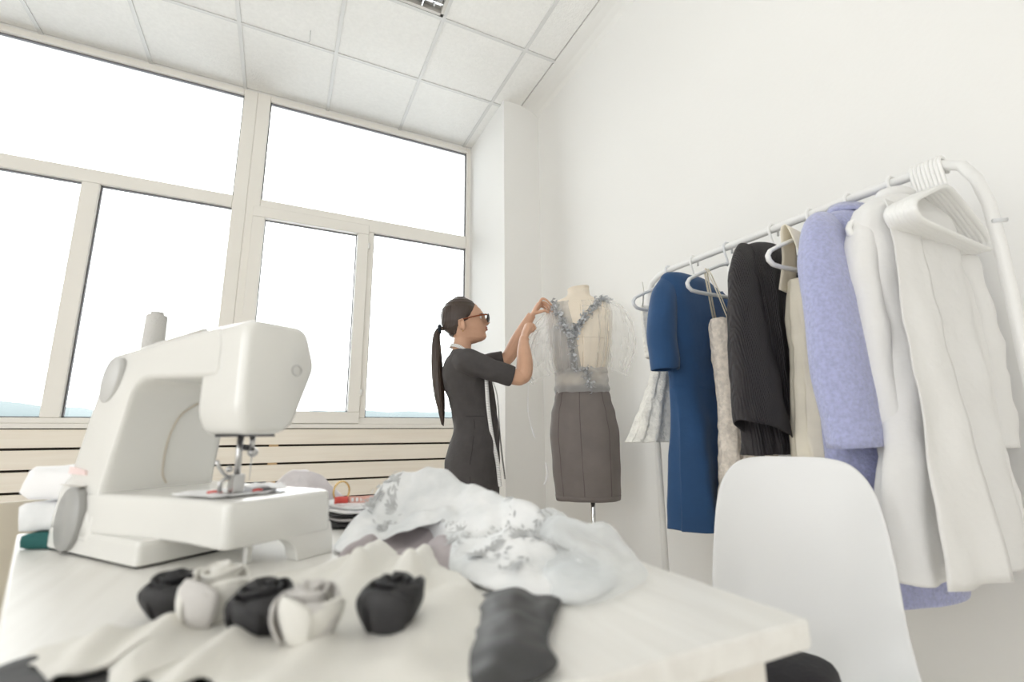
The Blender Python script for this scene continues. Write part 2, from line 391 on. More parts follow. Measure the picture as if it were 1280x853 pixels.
# outdoors
struct(mk('ground_outside', G().box(-600, 600, 5, 900, -14.2, -14), M['snow'], smooth=False))
g = G(); pts = []
for i in range(121):
    a = R(-75+150*i/120); d = 420
    pts.append((math.sin(a)*d, math.cos(a)*d, 22+7*noise.noise(V((i*.11, 3, 0)))+4*noise.noise(V((i*.5, 9, 0)))))
g.loft([[(x, y, -14.1) for x, y, z in pts], [(x, y, z*.7-4) for x, y, z in pts], [(x*1.06, y*1.06, z) for x, y, z in pts], [(x*1.3, y*1.3, z-4) for x, y, z in pts], [(x*1.3, y*1.3, -14.1) for x, y, z in pts]], closed=False)
struct(mk('distant_hills', g, M['ridge']))
# ------------------------------------------------------------------ work table
TZ = .725
tb = thing('work_table', 'large white-painted wooden work table covered with fabric pieces in the foreground', 'table', (.05, .8, 0))
top = [(.472, .325), (.472, 1.245), (-.424, 1.248), (-.165, .480), (-.115, .325)]
g = G().prism(top, TZ-.027, TZ, lambda p, q, t: (p, q, t))
mk('tabletop', g, M['table'], tb, smooth=False, bevel=.004, seg=2)
g = G()
for (a, b, c, d) in ((-.06, .42, .355, .375), (-.30, .42, 1.2, 1.22), (.415, .435, .375, 1.2)): g.box(a, b, c, d, .60, TZ-.0275)
mk('apron', g, M['tedge'], tb, smooth=False, bevel=.002, seg=1)
for x, y in ((.405, .385), (.405, 1.18), (-.06, .385), (-.33, 1.18)):
    mk('leg', G().loft([[(x+sx*s, y+sy*s, z) for sx, sy in ((-1, -1), (1, -1), (1, 1), (-1, 1))] for s, z in ((.022, 0), (.034, .60), (.034, TZ-.0275))]), M['tedge'], tb, smooth=False, bevel=.003, seg=1)

# beige chair standing beyond the table's left end
bc = thing('beige_chair', 'beige wooden chair with a solid back standing behind the left end of the table', 'chair', (-.86, 1.72, 0))
prof = cr([(-1.10, 1.80), (-.95, 1.76), (-.80, 1.735), (-.665, 1.74), (-.56, 1.80)], 20)
mk('backrest', G().loft([[(x, y, z) for x, y in prof] for z in (.40, .5, .6, .70, .735)], closed=False), M['beige'], bc, solid=.022, bevel=.006, seg=2)
mk('seat', G().box(-1.06, -.60, 1.76, 2.14, .40, .435), M['beige'], bc, smooth=False, bevel=.01)
for x in (-1.03, -.63):
    for y in (1.80, 2.10): mk('leg', G().sweep([(x, y, .40), (x+(.02 if x > -.8 else -.02), y+(.02 if y > 2 else -.01), 0)], [.019, .014], 10), M['beige'], bc)

# ------------------------------------------------------------------ moulded chair
ch = thing('shell_chair', 'white moulded plastic shell chair standing by the right corner of the table', 'chair', (.93, .62, 0))
fa = R(208)                                    # heading of the sitter
F = V((math.cos(fa), math.sin(fa), 0)); Wd = V((-F.y, F.x, 0)); C0 = V((.845, .62, 0))
st = [(.205, .395, .195, .0), (.20, .43, .175, .008), (.12, .435, .182, .02), (.0, .425, .180, .045), (-.10, .435, .175, .065), (-.165, .485, .170, .075), (-.20, .56, .168, .062), (-.222, .65, .166, .045), (-.238, .74, .158, .032), (-.247, .79, .145, .022), (-.252, .822, .124, .012), (-.254, .838, .098, .008), (-.255, .845, .06, .003)]
rows = cr(st, 48)
def shell(i, j):
    f, z, hw, cu = rows[min(48, int(round(j*48)))]
    s = i*2-1; e = abs(s)**2.6*cu
    back = max(0, min(1, (z-.43)/.15))         # curl: up on the seat, forward on the back
    return C0+F*(f+e*back)+Wd*(s*hw)+V((0, 0, z+e*(1-back)))
mk('shell', G().grid(shell, 20, 48), M['chair'], ch, solid=.006, sub=1)
for sx in (-1, 1):
    for sy in (-1, 1):
        a = C0+F*(sx*.12)+Wd*(sy*.13)+V((0, 0, .425)); b = C0+F*(sx*.22-.02)+Wd*(sy*.21)
        mk('leg', G().sweep([a, a.lerp(b, .3), b], [.014, .017, .011], 10), wood('pale_leg_wood', (.65, .48, .3), (.55, .4, .25)) if 'pale_leg_wood' not in MATS else MATS['pale_leg_wood'], ch)
q = G()
for sy in (-1, 1): q.sweep([C0+F*.15+Wd*(sy*.155)+V((0, 0, .30)), C0-F*.16+Wd*(-sy*.155)+V((0, 0, .30))], .005, 8)
mk('brace', q, M['black'], ch)
# black cushion lying on that chair
g = G()
cc = C0+F*.085-Wd*.02+V((.028, -.01, 0))+V((0, 0, .455))
def cush(i, j):
    a = (i-.5)*2; b = (j-.5)*2
    return a, b
rings = []
for k, (s, z) in enumerate([(.6, 0.0), (.92, .004), (1, .02), (1, .05), (.93, .07), (.6, .079), (.2, .083)]):
    rings.append([cc+F*(.07*s*math.copysign(abs(math.cos(t))**.5, math.cos(t)))+Wd*(.07*s*math.copysign(abs(math.sin(t))**.5, math.sin(t)))+V((0, 0, z)) for t in [2*math.pi*n/28 for n in range(28)]])
tag(mk('cushion', g.loft(rings), M['black'], sub=1), 'small black cushion lying on the seat of the white shell chair', 'cushion')

# ------------------------------------------------------------------ sewing machine
mO = V((-.050, .723, TZ)); mL = V((.55, -.835, 0)).normalized(); mE = V((.835, .55, 0)).normalized()
def mp(l, e, z): return mO+mL*l+mE*e+V((0, 0, z))
sm = thing('sewing_machine', 'white sewing machine with grey round covers standing on the table', 'sewing machine', mp(-.2, .07, 0))
def rounded(poly, r, n=5):
    out = []; m = len(poly)
    for i in range(m):
        p, a, b = V((*poly[i], 0)), V((*poly[i-1], 0)), V((*poly[(i+1) % m], 0))
        rr = r[i] if hasattr(r, '__len__') else r
        d1 = (a-p); d2 = (b-p); k = min(rr, d1.length*.45, d2.length*.45)
        q1 = p+d1.normalized()*k; q2 = p+d2.normalized()*k
        for t in range(n+1):
            u = t/n; c = q1*(1-u)**2+p*2*u*(1-u)+q2*u*u; out.append((c.x, c.y))
    return out
# body: column and arm, a C outline swept through the depth with a sloping back
Cp = rounded([(-.425, .02), (-.362, .312), (-.06, .334), (-.06, .257), (-.262, .264), (-.288, .092), (-.288, .02)], [.01, .025, .03, .01, .035, .012, .01])
def body(p, q, t): return mp(p, t+(-.042+.022*min(1, q/.31) if t < 0 else .005*min(1, q/.31)), q)
g = G()
rr = []
for t, ins in ((-.001, .010), (-.0008, .0045), (.006, .001), (.012, 0), (.118, 0), (.126, .002), (.132, .010)):
    cl = -.24; ring = []
    for p, q in Cp:
        c = V((-.33, .17)) if p < -.27 else V((p, .30))
        d = V((c.x-p, c.y-q)); d = d.normalized()*ins if d.length > 1e-6 else V((0, 0))
        off = (-.042+.022*min(1, q/.31))*(1-min(1, max(0, (t+.001)/.05))*.6)*max(0, min(1, (-p-.09)/.21)) if t < .05 else 0
        ring.append(mp(p+d.x, max(t, 0)+off, q+d.y))
    rr.append(ring)
mk('body', g.loft(rr), M['machine'], sm)
# head with its end face
Hp = rounded([(.002, .205), (.002, .336), (.098, .338), (.117, .278), (.086, .192), (.07, .178), (.016, .177)], [.02, .022, .02, .012, .02, .01, .016])
rr = []
for l, ins in ((-.108, .006), (-.104, .001), (-.098, 0), (-.016, 0), (-.006, .003), (0, .012)):
    rr.append([mp(l, p+(.055-p)/.055*ins*.9, q+(.26-q)/.08*ins*.9) for p, q in Hp])
mk('head', G().loft(rr), M['machine'], sm)
ey = [(.081+.0075*math.cos(t), .270+.0075*math.sin(t)) for t in [2*math.pi*k/24 for k in range(24)]]
mk('cover_screw', G().sweep([mp(.0012, p, q) for p, q in ey], .0011, 6, closed=True), M['mach_pale'], sm)
# bed
Bp = rounded([(0, .033), (0, .092), (.158, .094), (.163, .033)], [.008, .007, .007, .006])
rr = []
for l, ins, sh in ((-.36, 0, -.0375), (-.30, 0, -.0375), (-.27, 0, -.033), (-.23, 0, -.024), (-.19, 0, -.014), (-.14, 0, -.005), (-.09, 0, 0), (-.014, 0, 0), (-.004, .003, 0), (0, .010, 0)):
    rr.append([mp(l, p+(.08-p)/.08*ins+sh*max(0, 1-p/.12), q+(.063-q)/.03*ins*.4) for p, q in Bp])
mk('bed', G().loft(rr), M['machine'], sm)
Lp = rounded([(.070, .036), (.092, .031), (.104, .019), (.108, 0), (.170, 0), (.163, .05), (.07, .05)], [.004, .012, .01, .003, .004, .01, .004])
mk('table_leg', G().prism(Lp, -.030, -.003, lambda p, q, t: mp(t, p, q)), M['machine'], sm, smooth=False, bevel=.003, seg=2)
mk('table_leg', G().prism([(.062, 0), (.070, 0), (.070, .036), (.062, .036)], -.06, -.05, lambda p, q, t: mp(t, p, q)), M['machine'], sm, smooth=False, bevel=.001, seg=1)
mk('table_leg', G().prism([(.13, 0), (.16, 0), (.16, .036), (.13, .036)], -.25, -.21, lambda p, q, t: mp(t, p, q)), M['machine'], sm, smooth=False, bevel=.002, seg=1)
# base with its projecting foot
base = rounded([(-.432, -.046), (-.150, -.030), (-.150, .0), (-.165, .13), (-.425, .13)], [.02, .008, .008, .02, .03])
rr = []
for z, ins in ((.0035, .004), (.006, 0), (.030, 0), (.036, .004)):
    rr.append([mp(p+(-.29-p)*ins*4, q+(.04-q)*ins*4, z) for p, q in base])
mk('base', G().loft(rr), M['machine'], sm, smooth=False, bevel=.002, seg=2)
# lower column, flaring to the base
fl = []
for z, a, b, e in ((.03, -.430, -.265, -.044), (.06, -.424, -.275, -.044), (.095, -.415, -.30, -.0425), (.115, -.410, -.33, -.034)):
    fl.append([mp(p, q, z) for p, q in rounded([(a, e), (b-.03, e+.003), (b, e+.026), (b, .10), (a, .12)], [.012, .02, .012, .01, .03])])
mk('column_foot', G().loft(fl), M['machine'], sm)
mk('rubber_foot', G().box(0, 0, 0, 0, 0, 0) if False else G().prism([(-.425, -.04), (-.16, -.024), (-.165, .12), (-.42, .12)], 0, .004, lambda p, q, t: mp(p, q, t)), M['black'], sm, smooth=False)
def disc(l, e, z, r, th, tilt=0, r2=None):
    r2 = r2 or r
    return G().loft([[mp(l+r*s*math.cos(t)+tilt*s*math.sin(t)*r2, ee, z+r2*s*math.sin(t)) for t in [2*math.pi*k/40 for k in range(40)]] for s, ee in ((1, e+.01), (1, e), (.97, e-th))])
mk('handwheel_cover', disc(-.352, -.046, .052, .043, .002, .12, .048), M['mach_grey'], sm)
mk('round_cover', disc(-.333, -.026, .268, .030, .002, .26, .037), M['mach_pale'], sm)
mk('pink_trim', G().prism([(-.405, .129), (-.345, .124), (-.34, .117), (-.407, .117)], -.0385, -.030, lambda p, q, t: mp(p, t+.002, q)), M['mach_pink'], sm, smooth=False)
for z in (.100,):
    mk('seam', G().box(0, 0, 0, 0, 0, 0) if False else G().prism([(-.409, z), (-.33, z), (-.33, z+.0010), (-.409, z+.0010)], -.0438-.0004*0, -.030, lambda p, q, t: mp(p, t, q)), M['mach_line'], sm, smooth=False)
mk('lid', G().sweep([mp(-.33, .012, .322), mp(-.25, .012, .328), mp(-.13, .012, .334)], .0055, 8, flat=(1, .6)), M['machine'], sm)
mk('seam', G().sweep([mp(-.335, .003, .3195), mp(-.25, .004, .325), mp(-.13, .006, .331)], .0014, 6), M['mach_line'], sm)
arc = cr([(.055, .10), (.046, .12), (.045, .17), (.056, .21), (.08, .232)], 24)
mk('seam', G().sweep([mp(-.2855+.025*(z-.1)/.16, e, z) for e, z in arc], .0016, 6), mat('tan_line', (.60, .55, .47), .5), sm)
# needle bar, presser foot and lever
nb = mk('presser_bar', G().sweep([mp(-.070, .048, .18), mp(-.070, .048, .118)], .0042, 12), M['steel'], sm)
mk('presser_foot', G().prism(rounded([(-.094, .036), (-.052, .036), (-.052, .060), (-.094, .060)], .005), .0945, .0975, lambda p, q, t: mp(p, q, t)).prism([(-.078, .040), (-.062, .040), (-.062, .056), (-.078, .056)], .0975, .122, lambda p, q, t: mp(p, q, t)), M['steel'], sm, smooth=False, bevel=.001, seg=1)
mk('needle_bar', G().sweep([mp(-.070, .066, .18), mp(-.070, .066, .154)], .0038, 12).ball(mp(-.068, .067, .152), .0072, 12, 8), M['steel'], sm)
mk('needle', G().sweep([mp(-.070, .067, .15), mp(-.070, .067, .112)], [.0012, .0005], 6), M['steel'], sm)
mk('needle_clamp', G().sweep([mp(-.070, .060, .158), mp(-.070, .050, .160)], .004, 10), mat('dark_metal', (.1, .1, .11), .35, 1.0), sm)
mk('foot_lever', G().sweep([mp(-.066, .036, .118), mp(-.064, .026, .124), mp(-.064, .018, .134), mp(-.062, .014, .142)], .0024, 8).sweep([mp(-.07, .026, .100), mp(-.068, .024, .112), mp(-.066, .034, .12)], .003, 8).ball(mp(-.066, .034, .130), .0048, 10, 6), M['steel'], sm)
mk('head_plate', G().prism([(-.09, .022), (-.03, .022), (-.03, .075), (-.09, .075)], .1745, .178, lambda p, q, t: mp(p, q, t)), mat('dark_metal', (.1, .1, .11), .35, 1.0), sm, smooth=False)
mk('needle_plate', G().prism([(-.13, .02), (-.03, .02), (-.03, .12), (-.13, .12)], .0925, .0942, lambda p, q, t: mp(p, q, t)), M['steel'], sm, smooth=False)
mk('spool_pin', G().sweep([mp(-.352, .035, .31), mp(-.352, .035, .394)], .0025, 8), M['mach_pale'], sm)
mk('thread_guide', G().sweep([mp(-.385, .04, .30), mp(-.39, .04, .335)], .0025, 8).ball(mp(-.39, .04, .337), .004, 8, 6), M['mach_pale'], sm)
# thread spool on the pin
sp = thing('thread_spool', 'grey spool of thread standing on top of the sewing machine', 'spool', mp(-.352, .035, .324))
def cyl(g, c, rz, n=28):
    return g.loft([[V(c)+V((r*math.cos(t), r*math.sin(t), z)) for t in [2*math.pi*k/n for k in range(n)]] for r, z in rz])
c = mp(-.352, .035, .324)
mk('thread', cyl(G(), c, [(.0165, .002), (.0178, .006), (.0165, .066), (.0158, .068)]), M['thread'], sp)
mk('cone_end', cyl(G(), c, [(.0145, 0), (.0145, .002)]), M['thread'], sp)
mk('cone_end', cyl(G(), c, [(.0105, .067), (.0105, .0735), (.0095, .0745)]), M['thread'], sp)
# papers and cloth scraps under the presser foot
def patch(outline, zf, nr=18, nt=72):
    """star-shaped sheet: outline polygon of (x,y), zf(x,y,r) height"""
    n = len(outline); cx = sum(p[0] for p in outline)/n; cy = sum(p[1] for p in outline)/n
    P = cr([tuple(p) for p in outline]+[tuple(outline[0])], nt)
    # closed spline: redo the ends
    ext = [outline[-1]]+list(outline)+[outline[0], outline[1]]
    P = []
    for i in range(nt):
        t = i/nt*n; k = int(t); u = t-k; a, b, c, d = ext[k], ext[k+1], ext[k+2], ext[(k+3) % len(ext)] if k+3 < len(ext) else outline[1]
        P.append(tuple(.5*((2*b[m])+(-a[m]+c[m])*u+(2*a[m]-5*b[m]+4*c[m]-d[m])*u*u+(-a[m]+3*b[m]-3*c[m]+d[m])*u**3) for m in (0, 1)))
    rings = []
    for j in range(1, nr+1):
        r = j/nr
        rings.append([V((cx+(x-cx)*r, cy+(y-cy)*r, zf(cx+(x-cx)*r, cy+(y-cy)*r, r))) for x, y in P])
    g = G().loft(rings, True, (False, False)); k = len(g.v); g.v.append(V((cx, cy, zf(cx, cy, 0))))
    for i in range(nt): g.f.append((i, (i+1) % nt, k))
    return g
def ridgesum(x, y, ridges):
    h = 0
    for (x0, y0, x1, y1, wd, ht) in ridges:
        dx, dy = x1-x0, y1-y0; L2 = dx*dx+dy*dy+1e-12; t = max(0, min(1, ((x-x0)*dx+(y-y0)*dy)/L2))
        d2 = (x-x0-t*dx)**2+(y-y0-t*dy)**2; h += ht*math.exp(-d2/(2*wd*wd))
    return h
def nz(x, y, f, s=0): return noise.noise(V((x*f, y*f, s)))
def mq(l, e): p = mp(l, e, 0); return (p.x, p.y)
tag(mk('paper_scrap', patch([mq(-.14, .0), mq(-.06, .004), (mq(-.035, .03)), mq(-.05, .10), mq(-.13, .11)], lambda x, y, r: TZ+.0946+.002*r*(1+nz(x, y, 60)), 6, 40), M['paper'], solid=.0006), 'white paper piece lying on the bed of the sewing machine', 'paper')
tag(mk('cloth_scrap', patch([mq(-.10, .07), mq(-.06, .066), mq(-.04, .10), mq(-.07, .125), mq(-.11, .12)], lambda x, y, r: TZ+.098+.008*r*max(0, nz(x, y, 50)+.4), 8, 40), M['paper'], solid=.0008), 'small white cloth scrap crumpled beside the presser foot of the machine', 'cloth')
tag(mk('red_thread', G().sweep([mp(-.09, .020, .0985), mp(-.085, .027, .0995), mp(-.08, .035, .0985)], .0018, 6), M['redp']), 'tiny red thread scrap left of the presser foot of the machine', 'thread')
tag(mk('red_thread', G().sweep([mp(-.055, .064, .0985), mp(-.052, .070, .0995), mp(-.05, .076, .0985)], .0015, 6), M['redp']), 'tiny red thread scrap right of the presser foot of the machine', 'thread')

# ------------------------------------------------------------------ clothes rail
RX = 1.42
rk = thing('clothes_rail', 'white tubular metal clothes rail standing along the right wall', 'clothes rack', (RX, 1.0, 0))
def rodz(y): return 1.547+(y-.5)*.026
pth = [(RX, .425, .06), (RX, .425, .8), (RX, .426, 1.30), (RX, .430, 1.41), (RX, .442, 1.478), (RX, .462, 1.522), (RX, .50, 1.545)]+[(RX, y, rodz(y)) for y in (.7, .9, 1.1, 1.3, 1.42)]+[(RX, 1.475, 1.565), (RX, 1.522, 1.545), (RX, 1.548, 1.50), (RX, 1.555, 1.44), (RX, 1.555, 1.3), (RX, 1.552, .06)]
mk('rail', G().sweep(pth, .0125, 14, up=(1, 0, 0)), M['rack'], rk)
for y in (.423, 1.552):
    mk('foot_bar', G().sweep([(RX-.24, y, .045), (RX-.22, y, .06), (RX+.22, y, .06), (RX+.24, y, .045)], .0125, 10), M['rack'], rk)
    for x in (RX-.23, RX+.23): mk('caster', G().ball((x, y, .025), (.025, .012, .025), 14, 8), M['black'], rk)
mk('lower_bar', G().sweep([(RX, .43, .22), (RX, 1.545, .22)], .011, 10), M['rack'], rk)
mk('bolt', G().sweep([(RX-.015, .425, 1.362), (RX+.006, .409, 1.362)], .005, 8), M['hangg'], rk)
mk('bolt', G().sweep([(RX-.014, 1.555, 1.362), (RX+.014, 1.555, 1.362)], .005, 8), M['hangg'], rk)

# hangers
def hanger_parts(root, c, ang, m, drop=.0, half=.21):
    """c: point on the rail; ang: turn about z"""
    u = V((math.cos(ang), math.sin(ang), 0)); o = V(c)
    Pt = lambda a, z: o+u*a+V((0, 0, z))
    hk = [Pt(.026, -.012), Pt(.0275, .002), Pt(.022, .016), Pt(.010, .0235), Pt(-.004, .0225), Pt(-.014, .013), Pt(-.016, 0), Pt(-.012, -.018), Pt(-.004, -.04), Pt(0, -.062)]
    mk('hook', G().sweep(hk, .0042, 10, up=tuple(u.cross(V((0, 0, 1))))), m, root)
    top, bot = -.06, -.185
    h = half
    side = lambda s: [Pt(s*.012, top), Pt(s*.05, top-.012), Pt(s*(h-.05), top-.062), Pt(s*(h-.012), top-.082), Pt(s*h, top-.098), Pt(s*(h-.003), bot+.014), Pt(s*(h-.018), bot+.003)]
    a = side(-1)[::-1]+side(1)
    lp = a+[Pt(h-.05, bot), Pt(0, bot), Pt(-h+.05, bot)]
    mk('shoulder_frame', G().sweep(lp, .0062, 10, up=tuple(u.cross(V((0, 0, 1)))), closed=True, flat=(1.0, 1.25)), m, root)
def hanger(y, ang, label, m, group=None, x=RX):
    h = thing('hanger', label, 'hanger', (x, y, rodz(y)), group)
    hanger_parts(h, (x, y, rodz(y)+.0125-.018+.0), ang, m); return h
HA = dict(ivory=(1.425, R(4)), blue=(1.29, R(2)), lace=(1.131, R(0)), black=(.951, R(-3)), cream=(.825, R(-2)), coat=(.714, R(-4)), shirt=(.606, R(-3)))
hanger(*HA['ivory'], 'grey white plastic hanger carrying the ivory lace dress at the far end of the rail', M['hangg'])
hanger(*HA['blue'], 'white plastic hanger inside the shoulders of the blue dress', M['hang'])
hanger(*HA['lace'], 'grey white plastic hanger carrying the thin straps of the nude lace slip', M['hangg'])
hanger(*HA['black'], 'white plastic hanger under the black pleated blouse', M['hang'])
hanger(*HA['cream'], 'white plastic hanger under the straps of the cream dress', M['hang'])
hanger(*HA['coat'], 'white plastic hanger hidden in the shoulders of the periwinkle coat, only its hook showing', M['hang'])
hanger(*HA['shirt'], 'white plastic hanger inside the long white shirt, only its hook showing', M['hang'])
eh = None
for k in range(8):
    y = .556-.0085*k
    if eh is None:
        eh = hanger(y, R(6), 'empty white plastic hanger in the tight bunch at the near end of the rail', M['hang'], 'empty hangers bunched on the rail'); e0 = (y, rodz(y))
    else:
        c = copy_tree(eh); c.location = (RX, y, rodz(y)); c.rotation_euler = (0, 0, R(-.35*k+random.uniform(-.5, .5)))

# ------------------------------------------------------------------ garments on the rail
def ring(c, ang, hw, hd, z, n=72, p=.85, fold=0, cnt=9, ph=0, tilt=0):
    out = []; u = V((math.cos(ang), math.sin(ang), 0)); v = V((-u.y, u.x, 0))
    for k in range(n):
        t = 2*math.pi*k/n; ct, stt = math.cos(t), math.sin(t)
        a = hw*math.copysign(abs(ct)**p, ct); b = hd*math.copysign(abs(stt)**p, stt)
        f = fold*math.sin(cnt*t+ph+1.3*math.sin(2*t+ph))
        out.append(V((c[0], c[1], 0))+u*(a+f*.35*ct)+v*(b+f*(.4+.6*abs(stt)))+V((0, 0, z+tilt*a)))
    return out
def torso(keys, ang, rows=44, n=72, cnt=9, ph=0, p=.85, caps=(False, False)):
    """keys: (z, cx, cy, hw, hd, fold, tilt)"""
    return G().loft([ring((c, d), ang, max(hw, .004), max(hd, .004), z, n, p, f, cnt, ph, tl) for z, c, d, hw, hd, f, tl in cr(keys, rows)], True, caps)
def sleeve(path, radii, flat, n=28, rows=26, up=(0, 1, 0), fold=.0, cnt=4):
    P = cr([tuple(p)+(r,) for p, r in zip(path, radii)], rows)
    g = G().sweep([q[:3] for q in P], [q[3] for q in P], n, flat, up, caps=(False, False))
    return g
def cloth_noise(g, amp, f, seed): return g.wrinkle(amp, f, seed)

# 1 ivory lace dress
t = thing('ivory_dress', 'ivory lace dress with frilled hem hanging last at the far end of the rail', 'dress', (RX-.05, 1.425, .85))
g = torso([(1.19, 1.385, 1.42, .085, .03, .004, 0), (1.12, 1.38, 1.42, .09, .035, .005, 0), (1.05, 1.365, 1.42, .105, .04, .005, 0), (.97, 1.35, 1.42, .13, .05, .007, 0), (.90, 1.335, 1.42, .15, .058, .009, 0), (.868, 1.325, 1.42, .165, .062, .011, 0)], R(0), cnt=13)
g.wrinkle(.006, 28, 2); mk('skirt', g, M['ivory'], t, solid=.002)
g = torso([(1.40, 1.34, 1.425, .075, .012, .002, 0), (1.30, 1.345, 1.425, .08, .02, .003, 0), (1.19, 1.37, 1.42, .10, .03, .004, 0)], R(0), rows=16, cnt=7)
mk('bodice', g, M['ivory'], t, solid=.0015)
for x in (1.27, 1.41): mk('strap', G().sweep([(x, 1.425, 1.39), (x+.005, 1.418, 1.46), (x+.01, 1.428, 1.50)], .007, 8, flat=(1, .3)), M['ivory'], t)
# 2 blue dress
by = 1.262
t = thing('blue_dress', 'royal blue short-sleeved dress with flared skirt hanging on the rail', 'dress', (RX-.04, by, .58))
def yb(z): return by
g = torso([(1.483, 1.34, by, .085, .018, 0, .0), (1.474, 1.355, by, .115, .03, 0, -.05), (1.445, 1.37, by, .148, .042, 0, -.08), (1.39, 1.375, by, .158, .05, .002, 0), (1.28, 1.375, by, .150, .052, .003, 0), (1.16, 1.37, by, .138, .05, .003, 0), (1.06, 1.365, by, .130, .046, .003, 0), (.96, 1.372, by, .134, .055, .008, 0), (.80, 1.37, by, .146, .068, .016, 0), (.66, 1.37, by, .156, .076, .022, 0), (.585, 1.37, by, .160, .08, .026, 0)], R(2), rows=60, cnt=7, ph=.6)
g.wrinkle(.004, 14, 5); mk('body', g, M['blue'], t, solid=.002)
q = sleeve([(1.27, by, 1.462), (1.225, by-.005, 1.38), (1.195, by-.012, 1.26), (1.19, by-.02, 1.17), (1.19, by-.022, 1.115)], [.030, .050, .056, .053, .05], (1, .8)); q.wrinkle(.005, 12, 3)
mk('sleeve', q, M['blue'], t, solid=.003)
q = sleeve([(1.50, by, 1.43), (1.535, by+.005, 1.36), (1.555, by+.01, 1.26), (1.56, by+.01, 1.12)], [.03, .05, .055, .05], (1, .8)); q.wrinkle(.005, 12, 4)
mk('sleeve', q, M['blue'], t, solid=.003)
mk('waist_seam', G().loft([ring((1.365, by), R(2), .1315+d, .0475+d, z, 72, .85) for z, d in ((1.063, 0), (1.060, .0012), (1.057, .0012), (1.054, 0))], True, (False, False)), M['blue'], t)
# 3 nude lace slip
ly = 1.125
t = thing('lace_slip', 'nude lace slip dress with thin straps between the blue dress and the black blouse', 'dress', (RX, ly, .62))
g = torso([(1.285, 1.40, ly, .088, .035, .002, 0), (1.25, 1.41, ly, .10, .05, .003, 0), (1.15, 1.412, ly, .10, .05, .004, 0), (1.02, 1.412, ly, .095, .045, .004, 0), (.88, 1.415, ly, .105, .05, .006, 0), (.76, 1.42, ly, .12, .055, .010, 0), (.64, 1.42, ly, .13, .06, .014, 0)], R(0), cnt=11)
g.wrinkle(.004, 45, 8); mk('body', g, M['lace'], t, solid=.002)
for dx in (0, .012):
    mk('strap', G().sweep([(1.345+dx, ly-.032, 1.275), (1.325+dx, ly-.016, 1.37), (1.300+dx, ly-.009, 1.44), (1.296+dx, ly, 1.462), (1.300+dx, ly+.008, 1.44), (1.35+dx, ly+.03, 1.27)], .0045, 8, flat=(1, .35)), M['cream'], t)
mk('strap', G().sweep([(1.47, ly-.03, 1.27), (1.50, ly-.008, 1.42), (1.51, ly, 1.46), (1.50, ly+.008, 1.42), (1.47, ly+.03, 1.27)], .0045, 8, flat=(1, .35)), M['cream'], t)
for k in range(26):
    pass
# 4 black pleated blouse
ky = .945
t = thing('black_blouse', 'black crinkle-pleated blouse with wide sleeves hanging beside the lace slip', 'blouse', (RX, ky, .84))
g = torso([(1.494, 1.385, ky, .045, .014, 0, 0), (1.487, 1.385, ky, .07, .028, 0, -.03), (1.465, 1.39, ky, .115, .04, 0, -.05), (1.43, 1.40, ky, .155, .048, .002, 0), (1.33, 1.395, ky, .17, .055, .004, 0), (1.18, 1.39, ky, .172, .058, .006, 0), (1.02, 1.385, ky, .175, .06, .008, 0), (.90, 1.385, ky, .178, .06, .010, 0), (.845, 1.385, ky, .180, .06, .012, .05)], R(-3), rows=60, n=120, cnt=24)
g.wrinkle(.005, 16, 11); mk('body', g, M['blackp'], t, solid=.002)
q = sleeve([(1.275, ky, 1.465), (1.235, ky-.012, 1.38), (1.215, ky-.02, 1.20), (1.21, ky-.03, 1.03), (1.215, ky-.035, .90)], [.028, .048, .066, .082, .092], (1, .62), n=60)
for i, p in enumerate(q.v):
    if p.z < 1.0: p.z += (p.x-1.22)*.35*(1.0-p.z)/.1*-1
q.wrinkle(.005, 18, 12); mk('sleeve', q, M['blackp'], t, solid=.003)
q = sleeve([(1.53, ky, 1.43), (1.565, ky-.0, 1.33), (1.575, ky-.0, 1.15), (1.58, ky-.01, .92)], [.028, .045, .06, .075], (1, .6), n=40)
q.wrinkle(.005, 18, 13); mk('sleeve', q, M['blackp'], t, solid=.003)
# 5 cream dress
cy = .828
t = thing('cream_dress', 'cream silk dress with broad shoulder straps between black blouse and periwinkle coat', 'dress', (RX, cy, .5))
g = torso([(1.335, 1.41, cy, .10, .040, .002, 0), (1.30, 1.412, cy, .106, .05, .003, 0), (1.2, 1.41, cy, .115, .055, .006, 0), (1.08, 1.405, cy, .12, .05, .006, 0), (.9, 1.40, cy, .135, .06, .012, 0), (.7, 1.40, cy, .15, .065, .016, 0), (.5, 1.40, cy, .16, .07, .018, 0)], R(-2), cnt=11)
g.wrinkle(.005, 22, 15); mk('body', g, M['cream'], t, solid=.002)
for xs, xe in ((1.335, 1.345), (1.50, 1.49)):
    mk('strap', G().grid(lambda a, b: V(cr([(xs-.01, cy-.045, 1.31), (xe-.025, cy-.035, 1.40), (xe-.02, cy-.012, 1.478), (xe-.018, cy, 1.494), (xe-.02, cy+.012, 1.478), (xe, cy+.03, 1.40), (xs, cy+.045, 1.31)], 24)[int(b*24)])+V(((a-.5)*.065*(1 if xs < 1.4 else 1), 0, (a-.5)*-.012)), 6, 24), M['cream'], t, solid=.0025)
mk('lining', G().grid(lambda a, b: V((1.345+a*.03, cy-.006-.02*math.sin(b*3.1), 1.30+b*.17)), 4, 12), mat('peach_lining', (.78, .56, .34), .7), t, solid=.001)
